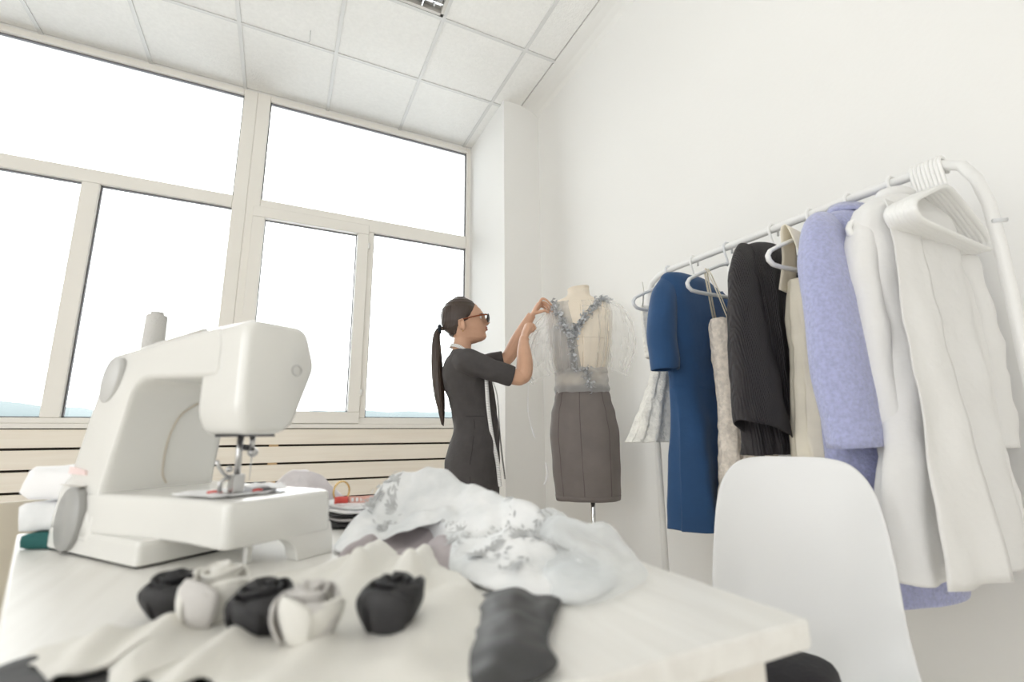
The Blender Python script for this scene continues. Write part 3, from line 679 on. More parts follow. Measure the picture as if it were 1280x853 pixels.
# 6 periwinkle coat
oy = .708
t = thing('wool_coat', 'periwinkle blue wool coat hanging between the cream dress and the white shirt', 'coat', (RX, oy, .48))
g = torso([(1.502, 1.41, oy, .05, .025, 0, 0), (1.495, 1.41, oy, .080, .036, 0, .0), (1.472, 1.405, oy, .125, .046, 0, -.0), (1.43, 1.40, oy, .165, .054, 0, 0), (1.35, 1.40, oy, .175, .062, 0, 0), (1.15, 1.40, oy, .175, .066, .002, 0), (.95, 1.40, oy, .18, .07, .003, 0), (.75, 1.40, oy, .185, .074, .004, 0), (.58, 1.40, oy, .19, .078, .005, 0), (.515, 1.40, oy, .19, .078, .005, .03)], R(-6), rows=50, cnt=5)
g.wrinkle(.006, 9, 21); mk('body', g, M['coat'], t, solid=.004)
q = sleeve([(1.272, oy-.002, 1.447), (1.232, oy-.018, 1.38), (1.200, oy-.033, 1.24), (1.18, oy-.045, 1.05), (1.19, oy-.05, .868)], [.040, .068, .078, .078, .074], (1.0, .66), n=36); q.wrinkle(.006, 9, 22)
mk('sleeve', q, M['coat'], t, solid=.006)
q = sleeve([(1.53, oy-.02, 1.45), (1.565, oy-.02, 1.36), (1.59, oy-.03, 1.2), (1.59, oy-.03, .88)], [.04, .06, .066, .06], (.8, .6), n=36); q.wrinkle(.006, 9, 23)
mk('sleeve', q, M['coat'], t, solid=.006)
mk('seam', G().sweep([(1.150, oy-.045, 1.34), (1.128, oy-.060, 1.2), (1.118, oy-.070, 1.0), (1.128, oy-.072, .872)], .0018, 6), mat('coat_seam', (.22, .24, .45), .9), t)
mk('collar', G().loft([ring((1.41, oy), R(-6), hw, hd, z, 48, .9) for hw, hd, z in ((.075, .035, 1.493), (.062, .032, 1.515), (.066, .036, 1.521), (.085, .045, 1.493))], True, (False, False)), M['coat'], t, solid=.003)
# 7 long white shirt
wy = .585
t = thing('white_shirt', 'long white cotton shirt coat hanging nearest among the clothes on the rail', 'shirt', (RX, wy, .52))
wa = R(-3)
g = torso([(1.482, 1.39, wy, .06, .03, 0, 0), (1.474, 1.39, wy, .10, .038, 0, 0), (1.452, 1.395, wy, .145, .044, 0, 0), (1.41, 1.40, wy, .178, .050, .002, 0), (1.3, 1.41, wy, .180, .055, .004, 0), (1.1, 1.42, wy, .186, .058, .008, 0), (.9, 1.405, wy, .205, .058, .012, 0), (.7, 1.39, wy, .225, .060, .016, 0), (.60, 1.385, wy, .236, .062, .019, 0)], wa, rows=56, n=90, cnt=6, ph=.8)
g.wrinkle(.012, 7, 31).wrinkle(.006, 19, 33); mk('body', g, M['whitec'], t, solid=.0015)
q = sleeve([(1.55, wy-.01, 1.425), (1.60, wy-.012, 1.35), (1.635, wy-.014, 1.20), (1.65, wy-.014, 1.02), (1.645, wy-.014, .86)], [.03, .052, .055, .052, .044], (.75, .75)); q.wrinkle(.010, 16, 35)
mk('sleeve', q, M['whitec'], t, solid=.002)
q = sleeve([(1.255, wy+.02, 1.43), (1.235, wy+.024, 1.36), (1.225, wy+.026, 1.2), (1.225, wy+.028, .9)], [.026, .04, .044, .04], (.6, .8)); q.wrinkle(.006, 16, 36)
mk('sleeve', q, M['whitec'], t, solid=.002)
# placket along the front and a collar band
fv = V((math.sin(wa), -math.cos(wa), 0)); fu = V((math.cos(wa), math.sin(wa), 0))
def front(a, z, out=.0):
    b = lerp_keys([(.56, .078), (.9, .068), (1.3, .060), (1.47, .052), (1.515, .036)], z)[0]
    return V((1.415, wy, 0))+fu*a+fv*(b+out)+V((0, 0, z))
mk('front_panel', G().grid(lambda a, b: front((-.265+.085*b**1.3)+a*(.20-.10*b), .605+b*.83, -.004+.016*(1-b)**.5+.006*math.sin(a*7+b*5)*(1-b)+(.010*a*(1-b))), 14, 44).wrinkle(.006, 13, 71), M['whitec'], t, solid=.0012)
mk('collar_band', G().loft([ring((1.385, wy), wa, hw, hd, z, 48, .9) for hw, hd, z in ((.064, .034, 1.478), (.055, .032, 1.50), (.05, .03, 1.503))], True, (False, False)), M['whitec'], t, solid=.003)
# ==PART3==
# ------------------------------------------------------------------ dress form with skirt and blouse
FC = V((1.425, 2.10, 0)); fu_ = V((.875, -.484, 0)); fn_ = V((-.484, -.875, 0))      # width and front of the form
def fp(a, b, z): return FC+fu_*a+fn_*b+V((0, 0, z))
def fring(a0, hw, hf, hb, z, n=64, p=.92, fold=0, cnt=8, ph=0, tilt=0, b0=0):
    """hf: depth to the front, hb: to the back"""
    out = []
    for k in range(n):
        t = 2*math.pi*k/n; c, s = math.cos(t), math.sin(t)
        a = hw*math.copysign(abs(c)**p, c); b = (hf if s > 0 else hb)*math.copysign(abs(s)**p, s)
        f = fold*math.sin(cnt*t+ph+math.sin(3*t))
        out.append(fp(a0+a+f*c, b0+b+f*s, z+tilt*a))
    return out
df = thing('dress_form', 'linen covered dress form on a chrome pole wearing the taupe skirt', 'dress form', (FC.x, FC.y, 0))
bodyk = [(.80, 0, .165, .10, .12), (.92, 0, .172, .105, .125), (1.02, 0, .155, .10, .11), (1.13, 0, .122, .088, .085), (1.20, 0, .122, .09, .082), (1.30, .0, .145, .115, .085), (1.38, 0, .158, .135, .088), (1.46, 0, .165, .12, .09), (1.54, 0, .170, .09, .085), (1.585, 0, .160, .07, .075), (1.61, 0, .125, .060, .065), (1.628, 0, .085, .054, .058), (1.64, 0, .066, .053, .055), (1.655, 0, .060, .051, .05), (1.680, 0, .058, .049, .048)]
mk('torso', G().loft([fring(a, hw, hf, hb, z) for z, a, hw, hf, hb in cr(bodyk, 70)]), M['formc'], df)
mk('neck_cap', G().loft([fring(0, hw, hf, hf, z, tilt=.12) for hw, hf, z in ((.055, .044, 1.677), (.0595, .0485, 1.681), (.058, .047, 1.689), (.03, .027, 1.692))]), M['formc'], df)
def formsurf(z, t):
    q = lerp_keys([(k[0], k[2], k[3], k[4]) for k in bodyk], z); c, s = math.cos(t), math.sin(t)
    return fp(q[0]*math.copysign(abs(c)**.92, c), (q[1] if s > 0 else q[2])*math.copysign(abs(s)**.92, s), z)
for t in (R(90), R(58), R(122)):
    mk('seam', G().sweep([formsurf(z, t)+fn_*.0006 for z in [1.02+.02*k for k in range(29)]], .0013, 5), M['seam'], df)
mk('seam', G().sweep([formsurf(1.385, R(k))+fn_*.0008 for k in range(5, 180, 5)], .0012, 5), M['seam'], df)
mk('pole', G().sweep([fp(.035, 0, .035), fp(.035, 0, .84)], .0125, 16), M['chrome'], df)
mk('base', cyl(G(), fp(.035, 0, 0), [(.165, 0), (.17, .008), (.165, .016), (.05, .03), (.022, .045), (.018, .06)], 40), M['chrome'], df)
# skirt
sk = thing('pencil_skirt', 'taupe pencil skirt with vertical panel seams worn by the dress form', 'skirt', (FC.x, FC.y, .57))
skk = [(.575, .01, .158, .125, .125), (.62, .01, .163, .13, .13), (.75, .006, .170, .132, .134), (.90, .003, .176, .128, .136), (1.00, .0, .164, .118, .122), (1.08, 0, .145, .104, .105), (1.145, 0, .130, .096, .094)]
def skring(z, extra=0):
    a, hw, hf, hb = lerp_keys([(k[0],)+k[1:] for k in skk], z); return fring(a, hw+extra, hf+extra, hb+extra, z, 96, .9, .0025, 7, .5)
g = G().loft([skring(z) for z in [.575+.57*k/50 for k in range(51)]], True, (False, False)); g.wrinkle(.004, 11, 41, lambda p: max(0, 1.15-p.z)*2)
mk('panel', g, M['skirt'], sk, solid=.002)
for ti in (101, 140, 55):
    t = R(ti)
    mk('seam', G().sweep([skring(z, .0012)[int(96*ti/360)] for z in [.58+.56*k/30 for k in range(31)]], .0018, 6), mat('skirt_seam', (.12, .10, .095), .9), sk)
mk('hem', G().loft([skring(z, e) for z, e in ((.578, .0), (.578, .003), (.60, .003), (.602, .0))], True, (False, False)), M['skirt'], sk)
# sheer blouse
bl = thing('sheer_blouse', 'sheer tulle blouse with grey floral trim and sash pinned onto the dress form', 'blouse', (FC.x, FC.y, 1.11))
sash = [(1.108, .140, .112, .104), (1.13, .145, .116, .106), (1.155, .138, .110, .10), (1.18, .141, .113, .102), (1.205, .136, .108, .10), (1.22, .139, .112, .10), (1.235, .134, .106, .098)]
g = G().loft([fring(0, a, b, c, z, 96, .9, .002, 11, z*60) for z, a, b, c in cr([(s[0],)+s[1:] for s in sash], 26)], True, (False, False)); g.wrinkle(.006, 26, 43)
mk('sash', g, M['gtulle'], bl)
g = G().loft([fring(0, a-.004, b-.004, c-.004, z-.002+.004*math.sin(0), 96, .9, .003, 7, 2+z*40) for z, a, b, c in cr([(s[0],)+s[1:] for s in sash], 26)], True, (False, False)); g.wrinkle(.005, 20, 47)
mk('sash_layer', g, M['sash'], bl) if False else None
# body panels over the bust, open in a deep V
def panel(t0, t1, z0, z1, off, amp, seed, taper=0):
    g = G().grid(lambda i, j: (lambda z, t: formsurf(z, t)+(formsurf(z, t)-fp(0, 0, z)).normalized()*(off+amp*math.sin(t*22+z*9+seed)))(z0+(z1-z0)*j, t0+(t1-t0)*i+taper*j*(1-i)), 36, 30)
    return g
mk('sheer_panel', panel(R(92), R(200), 1.21, 1.60, .008, .003, 1, R(18)), M['gtulle'], bl)
mk('sheer_panel', panel(R(-20), R(88), 1.21, 1.60, .007, .003, 2), M['tulle'], bl)
mk('back_panel', panel(R(200), R(340), 1.21, 1.58, .008, .003, 3), M['tulle'], bl)
mk('drape', panel(R(96), R(150), 1.20, 1.46, .014, .006, 4, R(6)), M['gtulle'], bl)
# puffed sleeves
def puff(sgn, path, rad, seed, flat):
    P = cr([tuple(p)+(r,) for p, r in zip(path, rad)], 30)
    g = G(); rings = []
    for q in P:
        c = fp(*q[:3]); rings.append([c+fu_*(q[3]*math.cos(t)*flat[0]*(1+.10*math.sin(9*t+seed)))+fn_*(q[3]*math.sin(t)*flat[1]*(1+.10*math.sin(7*t+seed)))+V((0, 0, q[3]*math.cos(t)*-.45*sgn)) for t in [2*math.pi*k/72 for k in range(72)]])
    g.loft(rings, True, (False, False)); g.wrinkle(.012, 16, seed); return g
mk('sleeve', puff(1, [(.150, .02, 1.61), (.18, .03, 1.585), (.20, .035, 1.52), (.21, .03, 1.44), (.21, .03, 1.36), (.20, .035, 1.28), (.19, .04, 1.215)], [.022, .05, .066, .072, .07, .055, .042], 3, (1, .9)), M['tulle'], bl)
mk('sleeve', puff(-1, [(-.145, .02, 1.575), (-.165, .03, 1.54), (-.195, .05, 1.475), (-.222, .06, 1.40), (-.235, .06, 1.31), (-.22, .055, 1.23), (-.20, .05, 1.19)], [.016, .034, .062, .088, .09, .075, .06], 5, (1, .9)), M['tulle'], bl)
mk('sleeve_gathers', puff(-1, [(-.125, .035, 1.565), (-.155, .045, 1.52), (-.18, .06, 1.45), (-.20, .06, 1.36), (-.195, .055, 1.27)], [.014, .030, .052, .064, .05], 9, (1, .8)), M['tulle'], bl)
# floral trim: little folded petals along the neckline
def petals(line, n, spread, size, seed):
    rnd = random.Random(seed); P = cr(line, 60); g = G()
    for k in range(n):
        p = V(P[int(rnd.random()*60)])+V([rnd.gauss(0, spread) for _ in range(3)])
        d = V([rnd.gauss(0, 1) for _ in range(3)]).normalized(); e = d.cross(V([rnd.gauss(0, 1) for _ in range(3)])).normalized(); f = d.cross(e)
        s = size*(.6+.8*rnd.random())
        g.add([p-d*s, p+e*s*.6+f*s*.3, p+d*s, p-e*s*.6+f*s*.3, p+f*s*.15], [(0, 1, 4), (1, 2, 4), (2, 3, 4), (3, 0, 4)])
    return g
def fs(a, z, off=.012):
    """point on the front of the form at width a"""
    q = lerp_keys([(k[0], k[2], k[3], k[4]) for k in bodyk], z); c = max(-.999, min(.999, a/q[0]))
    return tuple(fp(a, q[1]*(max(0, 1-abs(c)**2.1))**.5+off, z))
vneck = [fs(.15, 1.605), fs(.115, 1.61), fs(.06, 1.545), fs(.0, 1.465), fs(-.035, 1.42), fs(-.055, 1.385)]
vl = [fs(-.14, 1.59), fs(-.12, 1.54), fs(-.10, 1.48), fs(-.075, 1.43), fs(-.05, 1.385)]
cf = [fs(-.05, 1.40), fs(-.055, 1.33), fs(-.045, 1.26), fs(-.02, 1.20)]
drop = [fs(.01, 1.225, .02), fs(.02, 1.19, .022), fs(.03, 1.15, .024), fs(.035, 1.12, .024)]
mk('floral_trim', petals(vneck, 420, .010, .011, 1), M['appl'], bl, kind='stuff', recalc=False)
mk('floral_trim', petals(vl, 260, .013, .011, 2), M['appl'], bl, kind='stuff', recalc=False)
mk('floral_trim', petals(cf, 170, .012, .010, 3), M['appl'], bl, kind='stuff', recalc=False)
mk('floral_trim', petals(drop, 110, .012, .010, 4), M['appl'], bl, kind='stuff', recalc=False)
# thread tail and loose threads hanging from the sleeve
tag(mk('hanging_thread', G().sweep(cr([(1.15, 2.12, 1.24), (1.122, 2.12, 1.18), (1.115, 2.12, 1.10), (1.118, 2.125, 1.00), (1.135, 2.12, .925), (1.15, 2.12, .88)], 40), [.0015]*18+[.003]*6+[.0015]*7+[.004]*8+[.002]*2, 6), M['paper']), 'white ribbon thread hanging down from the left sleeve of the sheer blouse', 'thread')
tag(mk('hanging_thread', G().sweep(cr([(1.208, 2.12, .765), (1.216, 2.12, .72), (1.210, 2.12, .68), (1.195, 2.12, .655)], 20), [.001]+[.004]*18+[.001]*2, 6), M['paper']), 'curled white ribbon end hanging between the woman and the taupe skirt', 'thread')

# ------------------------------------------------------------------ the seamstress
A0 = V((.80, 2.25, 0)); PF = V((.945, -.327, 0)).normalized(); PW = V((.327, .945, 0)).normalized()
def wp(a, w_, z): return A0+PF*a+PW*w_+V((0, 0, z))
pr = thing('person', 'woman with dark ponytail in a charcoal dress, reaching up to pin the blouse', 'person', (.80, 2.25, 0))
HC = .012
face_f = [(1.352, .045), (1.362, .085), (1.372, .112), (1.382, .126), (1.394, .132), (1.405, .129), (1.414, .126), (1.423, .127), (1.432, .127), (1.442, .125), (1.452, .123), (1.465, .120), (1.478, .116), (1.490, .116), (1.502, .119), (1.515, .113), (1.53, .103), (1.55, .085), (1.57, .062), (1.585, .038), (1.594, .014)]
face_b = [(1.352, -.0), (1.38, -.03), (1.40, -.055), (1.43, -.080), (1.46, -.091), (1.50, -.094), (1.53, -.088), (1.555, -.075), (1.575, -.058), (1.588, -.040), (1.594, -.024)]
face_w = [(1.352, .030), (1.365, .040), (1.385, .049), (1.41, .056), (1.44, .0635), (1.47, .069), (1.50, .0725), (1.53, .071), (1.555, .061), (1.575, .048), (1.588, .032), (1.594, .016)]
def gs(x, c, s): return math.exp(-((x-c)/s)**2/2)
def headpt(z, t, off=0):
    f = lerp_keys(face_f, z)[0]; b = lerp_keys(face_b, z)[0]; hw = lerp_keys(face_w, z)[0]
    c, s = math.cos(t), math.sin(t)
    mid = min(.012, (f+b)/2+.01)
    px = 1.0 if z > 1.43 else 1.0
    a = mid+(f-mid if c > 0 else mid-b)*c*(1+off/.09); w_ = hw*math.copysign(abs(s)**.9, s)*(1+off/.07)
    if c > 0:
        a += .0235*gs(z, 1.465, .0085)*gs(w_, 0, .0095)+.015*gs(z, 1.480, .012)*gs(w_, 0, .0085)      # nose
        a -= .006*gs(z, 1.487, .009)*(gs(w_, .031, .013)+gs(w_, -.031, .013))                         # eye sockets
        a += .0075*gs(z, 1.442, .0045)*gs(w_, 0, .016)+.0075*gs(z, 1.4285, .0045)*gs(w_, 0, .015)      # lips
        a -= .0035*gs(z, 1.4352, .0022)*gs(w_, 0, .018)
        a += .004*gs(z, 1.50, .006)*(gs(w_, .028, .016)+gs(w_, -.028, .016))                          # brow
    return a, w_
g = G().loft([[wp(*headpt(z, 2*math.pi*k/72), z) for k in range(72)] for z in [1.353+.241*j/74 for j in range(75)]])
# ears
for s in (-1, 1):
    rot = Matrix.Rotation(math.atan2(PF.y, PF.x), 3, 'Z') @ Matrix.Rotation(R(-14), 3, 'Y') @ Matrix.Rotation(R(18*s), 3, 'Z')
    g.ball(wp(.004, s*.0715, 1.437), (.0185, .0085, .031), 16, 12, rot)
    g.sweep([wp(.014, s*.076, 1.452), wp(.006, s*.081, 1.464), wp(-.010, s*.083, 1.456), wp(-.010, s*.082, 1.436), wp(.001, s*.078, 1.414)], [.0045, .005, .0055, .005, .005], 8)
# neck and trunk
def ering(a0, w0, ha, hw, z, n=36, p=.92):
    return [wp(a0+ha*math.copysign(abs(math.cos(t))**p, math.cos(t)), w0+hw*math.copysign(abs(math.sin(t))**p, math.sin(t)), z) for t in [2*math.pi*k/n for k in range(n)]]
g.loft([ering(a, 0, ha, hw, z) for a, ha, hw, z in cr([(.02, .07, .10, 1.24), (.012, .058, .075, 1.285), (.006, .049, .052, 1.32), (.008, .046, .0475, 1.35), (.014, .046, .046, 1.385), (.02, .048, .048, 1.42)], 24)])
trunk = [(.60, .075, .105, .150), (.70, .065, .118, .168), (.78, .060, .122, .170), (.86, .070, .110, .158), (.94, .080, .098, .130), (1.0, .072, .094, .114), (1.06, .062, .098, .122), (1.12, .05, .105, .138), (1.17, .040, .108, .148), (1.22, .028, .092, .155), (1.26, .015, .072, .150), (1.29, .01, .05, .11)]
g.loft([ering(a, 0, ha-.008, hw-.008, z) for z, a, ha, hw in cr(trunk, 40)])
def limb(g, pts, rad, n=14, m=26, flat=(1, 1)):
    P = cr([tuple(p)+(r,) for p, r in zip(pts, rad)], m); g.sweep([wp(*q[:3]) for q in P], [q[3] for q in P], n, flat)
    return g
# near arm (her right), elbow forward, forearm upright
limb(g, [(.01, -.135, 1.245), (.08, -.165, 1.228), (.18, -.178, 1.19), (.262, -.178, 1.163), (.288, -.175, 1.162)], [.048, .045, .041, .038, .034])
limb(g, [(.272, -.176, 1.158), (.298, -.168, 1.178), (.306, -.15, 1.235), (.308, -.115, 1.30), (.312, -.085, 1.352), (.318, -.078, 1.375)], [.034, .039, .040, .034, .0255, .0245])
# far arm (her left), reaching up
limb(g, [(.02, .135, 1.25), (.09, .165, 1.262), (.18, .168, 1.285), (.252, .158, 1.302)], [.046, .043, .040, .036])
limb(g, [(.238, .160, 1.292), (.268, .148, 1.325), (.300, .122, 1.39), (.338, .085, 1.46), (.368, .06, 1.512), (.378, .055, 1.528)], [.034, .038, .037, .031, .0245, .024])
# hands: palms
def palm(pts, rad, flat, up):
    P = cr([tuple(p)+(r,) for p, r in zip(pts, rad)], 14); g.sweep([wp(*q[:3]) for q in P], [q[3] for q in P], 14, flat, wp(*up)-wp(0, 0, 0))
palm([(.366, .062, 1.508), (.388, .052, 1.538), (.405, .044, 1.565), (.418, .038, 1.588)], [.022, .030, .034, .028], (1, .48), (.8, 0, -.6))
palm([(.314, -.082, 1.362), (.322, -.072, 1.392), (.334, -.062, 1.420), (.342, -.056, 1.446)], [.0235, .032, .036, .031], (1, .60), (.95, .3, -.2))
def finger(pts, r0=.0082, r1=.0058):
    P = cr([tuple(p) for p in pts], 12); g.sweep([wp(*q) for q in P], [r0+(r1-r0)*k/12 for k in range(13)], 10)
    g.ball(wp(*pts[-1]), r1, 10, 6)
# far hand fingers: index arched over, the rest fanned below it, thumb meeting the middle finger
finger([(.414, .018, 1.585), (.428, .012, 1.606), (.450, .008, 1.598), (.474, .006, 1.572)])
finger([(.418, .034, 1.582), (.442, .030, 1.592), (.466, .026, 1.570), (.482, .022, 1.540)])
finger([(.420, .052, 1.580), (.446, .050, 1.584), (.466, .046, 1.556), (.474, .042, 1.532)], .0078)
finger([(.418, .068, 1.574), (.438, .070, 1.580), (.456, .066, 1.560), (.462, .062, 1.54)], .007, .005)
finger([(.392, .030, 1.532), (.414, .012, 1.534), (.438, .008, 1.540), (.458, .012, 1.534)], .0098, .0068)
# near hand: closed, thumb along the index
finger([(.344, -.030, 1.440), (.364, -.024, 1.444), (.374, -.026, 1.428), (.362, -.034, 1.416)])
finger([(.346, -.048, 1.450), (.368, -.044, 1.450), (.377, -.045, 1.430), (.362, -.050, 1.416)])
finger([(.344, -.066, 1.448), (.365, -.063, 1.446), (.372, -.062, 1.426), (.356, -.064, 1.412)], .0078)
finger([(.338, -.083, 1.438), (.355, -.082, 1.434), (.361, -.079, 1.418), (.348, -.079, 1.406)], .007, .0055)
finger([(.322, -.040, 1.398), (.345, -.026, 1.410), (.366, -.018, 1.424), (.384, -.018, 1.438)], .0096, .0066)
# legs and feet
for s in (-1, 1):
    limb(g, [(.065, s*.085, .74), (.07, s*.086, .62), (.075, s*.082, .47), (.062, s*.08, .33), (.06, s*.078, .20), (.066, s*.076, .085)], [.088, .080, .058, .054, .040, .030])
    limb(g, [(.05, s*.076, .075), (.09, s*.078, .06), (.15, s*.084, .030), (.20, s*.088, .022), (.232, s*.09, .020)], [.032, .032, .028, .024, .012], flat=(1.15, .8))
mk('body', g, M['skin'], pr, remesh=.0030, smooth_it=2)
# lips, eyes, brows
def fpt(z, w_, off):
    f = min((abs(headpt(z, t)[1]-w_), t) for t in [R(k*.5)*1 for k in range(-140, 141)])
    return wp(headpt(z, f[1])[0]+off, w_, z)
mk('lips', G().sweep([fpt(1.440, w_/1000, .0006) for w_ in range(-20, 21, 4)], [.0012, .0022, .003, .0034, .0036, .0032, .0036, .0034, .003, .0022, .0012], 8).sweep([fpt(1.430, w_/1000, .0004) for w_ in range(-18, 19, 4)], [.0012, .0024, .0034, .004, .0042, .0042, .004, .0034, .0024, .0012], 8), M['lips'], pr)
for s in (-1, 1):
    e = mk('eye', G().ball(fpt(1.487, s*.031, -.007), .0105, 16, 10), M['paper'], pr)
    mk('iris', G().ball(fpt(1.487, s*.031, .0015), (.0035, .0035, .0045), 10, 6), M['hair'], e)
    mk('eyebrow', G().sweep([fpt(1.499, s*.014, .001), fpt(1.505, s*.028, .002), fpt(1.503, s*.042, .0015), fpt(1.498, s*.05, .001)], [.0018, .0026, .0022, .001], 6), M['hair'], pr)
# hair: cap, ponytail, tie
def hairline(z):
    return lerp_keys([(1.368, -.058), (1.385, -.040), (1.40, -.022), (1.425, -.018), (1.446, -.004), (1.458, .020), (1.470, .042), (1.495, .060), (1.52, .070), (1.54, .074), (1.56, .072), (1.575, .07), (1.60, .09)], z)[0]
g = G(); NT, NZ = 144, 90
zs = [1.372+.230*j/NZ for j in range(NZ+1)]
def hairpt(z, t):
    zz = min(z, 1.5935); a, w_ = headpt(zz, t, .0085); lump = .0012*math.sin(z*260+t*9)
    return a, w_
vs = []; 
for j, z in enumerate(zs):
    zc = min(z, 1.590); sc_ = 1 if z <= 1.590 else max(.02, math.sqrt(max(0, 1-((z-1.590)/.0125)**2)))
    for k in range(NT):
        t = 2*math.pi*k/NT; a, w_ = headpt(zc, t, .0085); a1, w1 = headpt(zc, t, .0)
        ac = -.006; h = hairline(z)-(.010*(abs(w_)/.07)**2 if z > 1.47 else 0)
        u = max(0, min(1, (h-a)/.028)); u = u*(2-u); a = a1+(a-a1)*(.12+.88*u); w_ = w1+(w_-w1)*(.12+.88*u)
        a = ac+(a-ac)*sc_; w_ *= sc_
        if a > h:
            fmx = lerp_keys(face_f, zc)[0]; hw_ = lerp_keys(face_w, zc)[0]; c_ = max(0, min(.98, (h-.010)/max(.02, fmx-.010)))
            wl = hw_*(1-c_*c_)**.45*1.02*sc_; a = h; w_ = max(-wl, min(wl, w_))
        vs.append(wp(a, w_, z+(.006 if z > 1.585 else 0)*0))
g.v = vs
for j in range(NZ):
    for k in range(NT):
        a, b = j*NT+k, j*NT+(k+1) % NT; g.f.append((a, b, b+NT, a+NT))
g.f.append(tuple(range(NT))[::-1]); g.f.append(tuple(NZ*NT+k for k in range(NT)))
hr = mk('hair', g, M['hair'], pr, remesh=.003, smooth_it=2)
g = G(); rnd = random.Random(3)
base = [(-.092, 0, 1.432), (-.112, 0, 1.424), (-.122, 0, 1.385), (-.120, .0, 1.30), (-.112, .0, 1.19), (-.098, .0, 1.075), (-.082, 0, .965)]
br = [.017, .013, .017, .0235, .026, .023, .006]
for k in range(13):
    th = 2*math.pi*k/12; rr_ = 0 if k == 12 else .62
    P = cr([(b[0]+r*rr_*math.cos(th)*.95, b[1]+r*rr_*math.sin(th)*1.0, b[2]+rnd.uniform(-.012, .012)*(i > 4)*2, r*.55) for i, (b, r) in enumerate(zip(base, br))], 30)
    g.sweep([wp(*q[:3]) for q in P], [max(q[3], .0015) for q in P], 9)
mk('ponytail', g, mat('ponytail_hair', (.055, .030, .019), .45, bump=.3, bump_scale=60), hr, kind='stuff') if False else mk('ponytail', g, M['hair'], hr, remesh=.0028, smooth_it=1)
g = G(); pts = []
for k in range(40):
    t = 2*math.pi*k/40; pts.append(wp(-.108+.002*math.sin(t*5), .015*math.cos(t), 1.427+.017*math.sin(t)))
g.sweep(pts, [.0075+.0022*math.sin(k*2.7) for k in range(40)], 8, closed=True)
mk('hair_tie', g, mat('hair_tie', (.012, .016, .024), .8), hr)
# earring
mk('earring', G().ball(wp(.010, -.078, 1.404), .0032, 10, 6), M['gold'], pr)
# glasses: worn, a thing of its own
gl = thing('glasses', 'brown framed glasses with dark lenses worn by the woman', 'glasses', wp(.12, 0, 1.485))
for s in (-1, 1):
    c = wp(.138, s*.032, 1.483); rx, rz = .0255, .0215
    def lp(t, k=1, d=0): return c+PW*(rx*k*math.cos(t))+V((0, 0, rz*k*math.sin(t)))+PF*(d-.006*(s*math.cos(t)+0)-.10*rz*math.sin(t)*-1*.3)
    T = [2*math.pi*k/32 for k in range(32)]
    mk('rim', G().sweep([lp(t) for t in T], .0026, 8, closed=True), mat('dark_acetate', (.03, .012, .008), .25), gl)
    mk('lens', G().loft([[lp(t, 1, .0008) for t in T], [lp(t, 1, -.0008) for t in T]]), M['lens'], gl)
    mk('temple', G().sweep([wp(.132, s*.0575, 1.494), wp(.126, s*.0665, 1.494), wp(.10, s*.0735, 1.489), (wp(.05, s*.0775, 1.476)), wp(.01, s*.079, 1.464), wp(-.008, s*.079, 1.450)], [.003, .0036, .0034, .003, .0028, .0022], 8, flat=(.7, 1.15)), M['glass_brown'], gl)
mk('bridge', G().sweep([wp(.140, -.008, 1.488), wp(.146, 0, 1.491), wp(.140, .008, 1.488)], .0025, 8), M['glass_brown'], gl)
# dress
g = G()
dk = [(.43, .078, .110, .150), (.52, .076, .115, .156), (.62, .070, .124, .168), (.70, .063, .129, .176), (.77, .062, .132, .178), (.85, .072, .122, .168), (.93, .083, .112, .142), (.995, .074, .112, .126), (1.06, .062, .114, .132), (1.12, .048, .122, .146), (1.17, .034, .122, .158), (1.21, .020, .110, .166), (1.245, .012, .094, .168), (1.272, .010, .078, .150), (1.292, .008, .064, .112), (1.308, .006, .056, .078), (1.318, .006, .053, .066)]
g.loft([ering(a, 0, ha, hw, z, 64) for z, a, ha, hw in cr(dk, 90)])
limb(g, [(-.005, -.115, 1.252), (.03, -.155, 1.240), (.09, -.172, 1.218), (.17, -.182, 1.188), (.244, -.182, 1.166)], [.050, .060, .057, .052, .0475], 24)
limb(g, [(.0, .115, 1.252), (.04, .150, 1.258), (.10, .168, 1.270), (.17, .170, 1.288), (.236, .162, 1.303)], [.050, .058, .054, .049, .045], 24)
g.wrinkle(.006, 17, 51)
dr = mk('dress', g, M['dress'], pr, remesh=.005, smooth_it=3)
def dring(z, off, n=64):
    a, ha, hw = lerp_keys([(k[0],)+k[1:] for k in dk], z); return ering(a, 0, ha+off, hw+off, z, n)
mk('waist_seam', G().sweep(dring(.985, -.0012), .0020, 6, closed=True), mat('dress_seam', (.03, .027, .027), .9), dr)
def dside(z, fr):
    a, ha, hw = lerp_keys([(k[0],)+k[1:] for k in dk], z); t = R(fr); return wp(a+(ha+.0008)*math.copysign(abs(math.cos(t))**.92, math.cos(t)), (hw+.0008)*math.copysign(abs(math.sin(t))**.92, math.sin(t)), z)
mk('side_seam', G().sweep([dside(z, -95) for z in [.45+.02*k for k in range(27)]], .0016, 6), mat('dress_seam', (.03, .027, .027), .9), dr)
# shoes
for s in (-1, 1):
    mk('shoe', limb(G(), [(.02, s*.076, .045), (.05, s*.076, .042), (.10, s*.079, .034), (.16, s*.085, .026), (.21, s*.089, .022), (.24, s*.09, .02)], [.026, .036, .036, .034, .028, .014], 18, flat=(1.12, .62)), M['black'], pr)
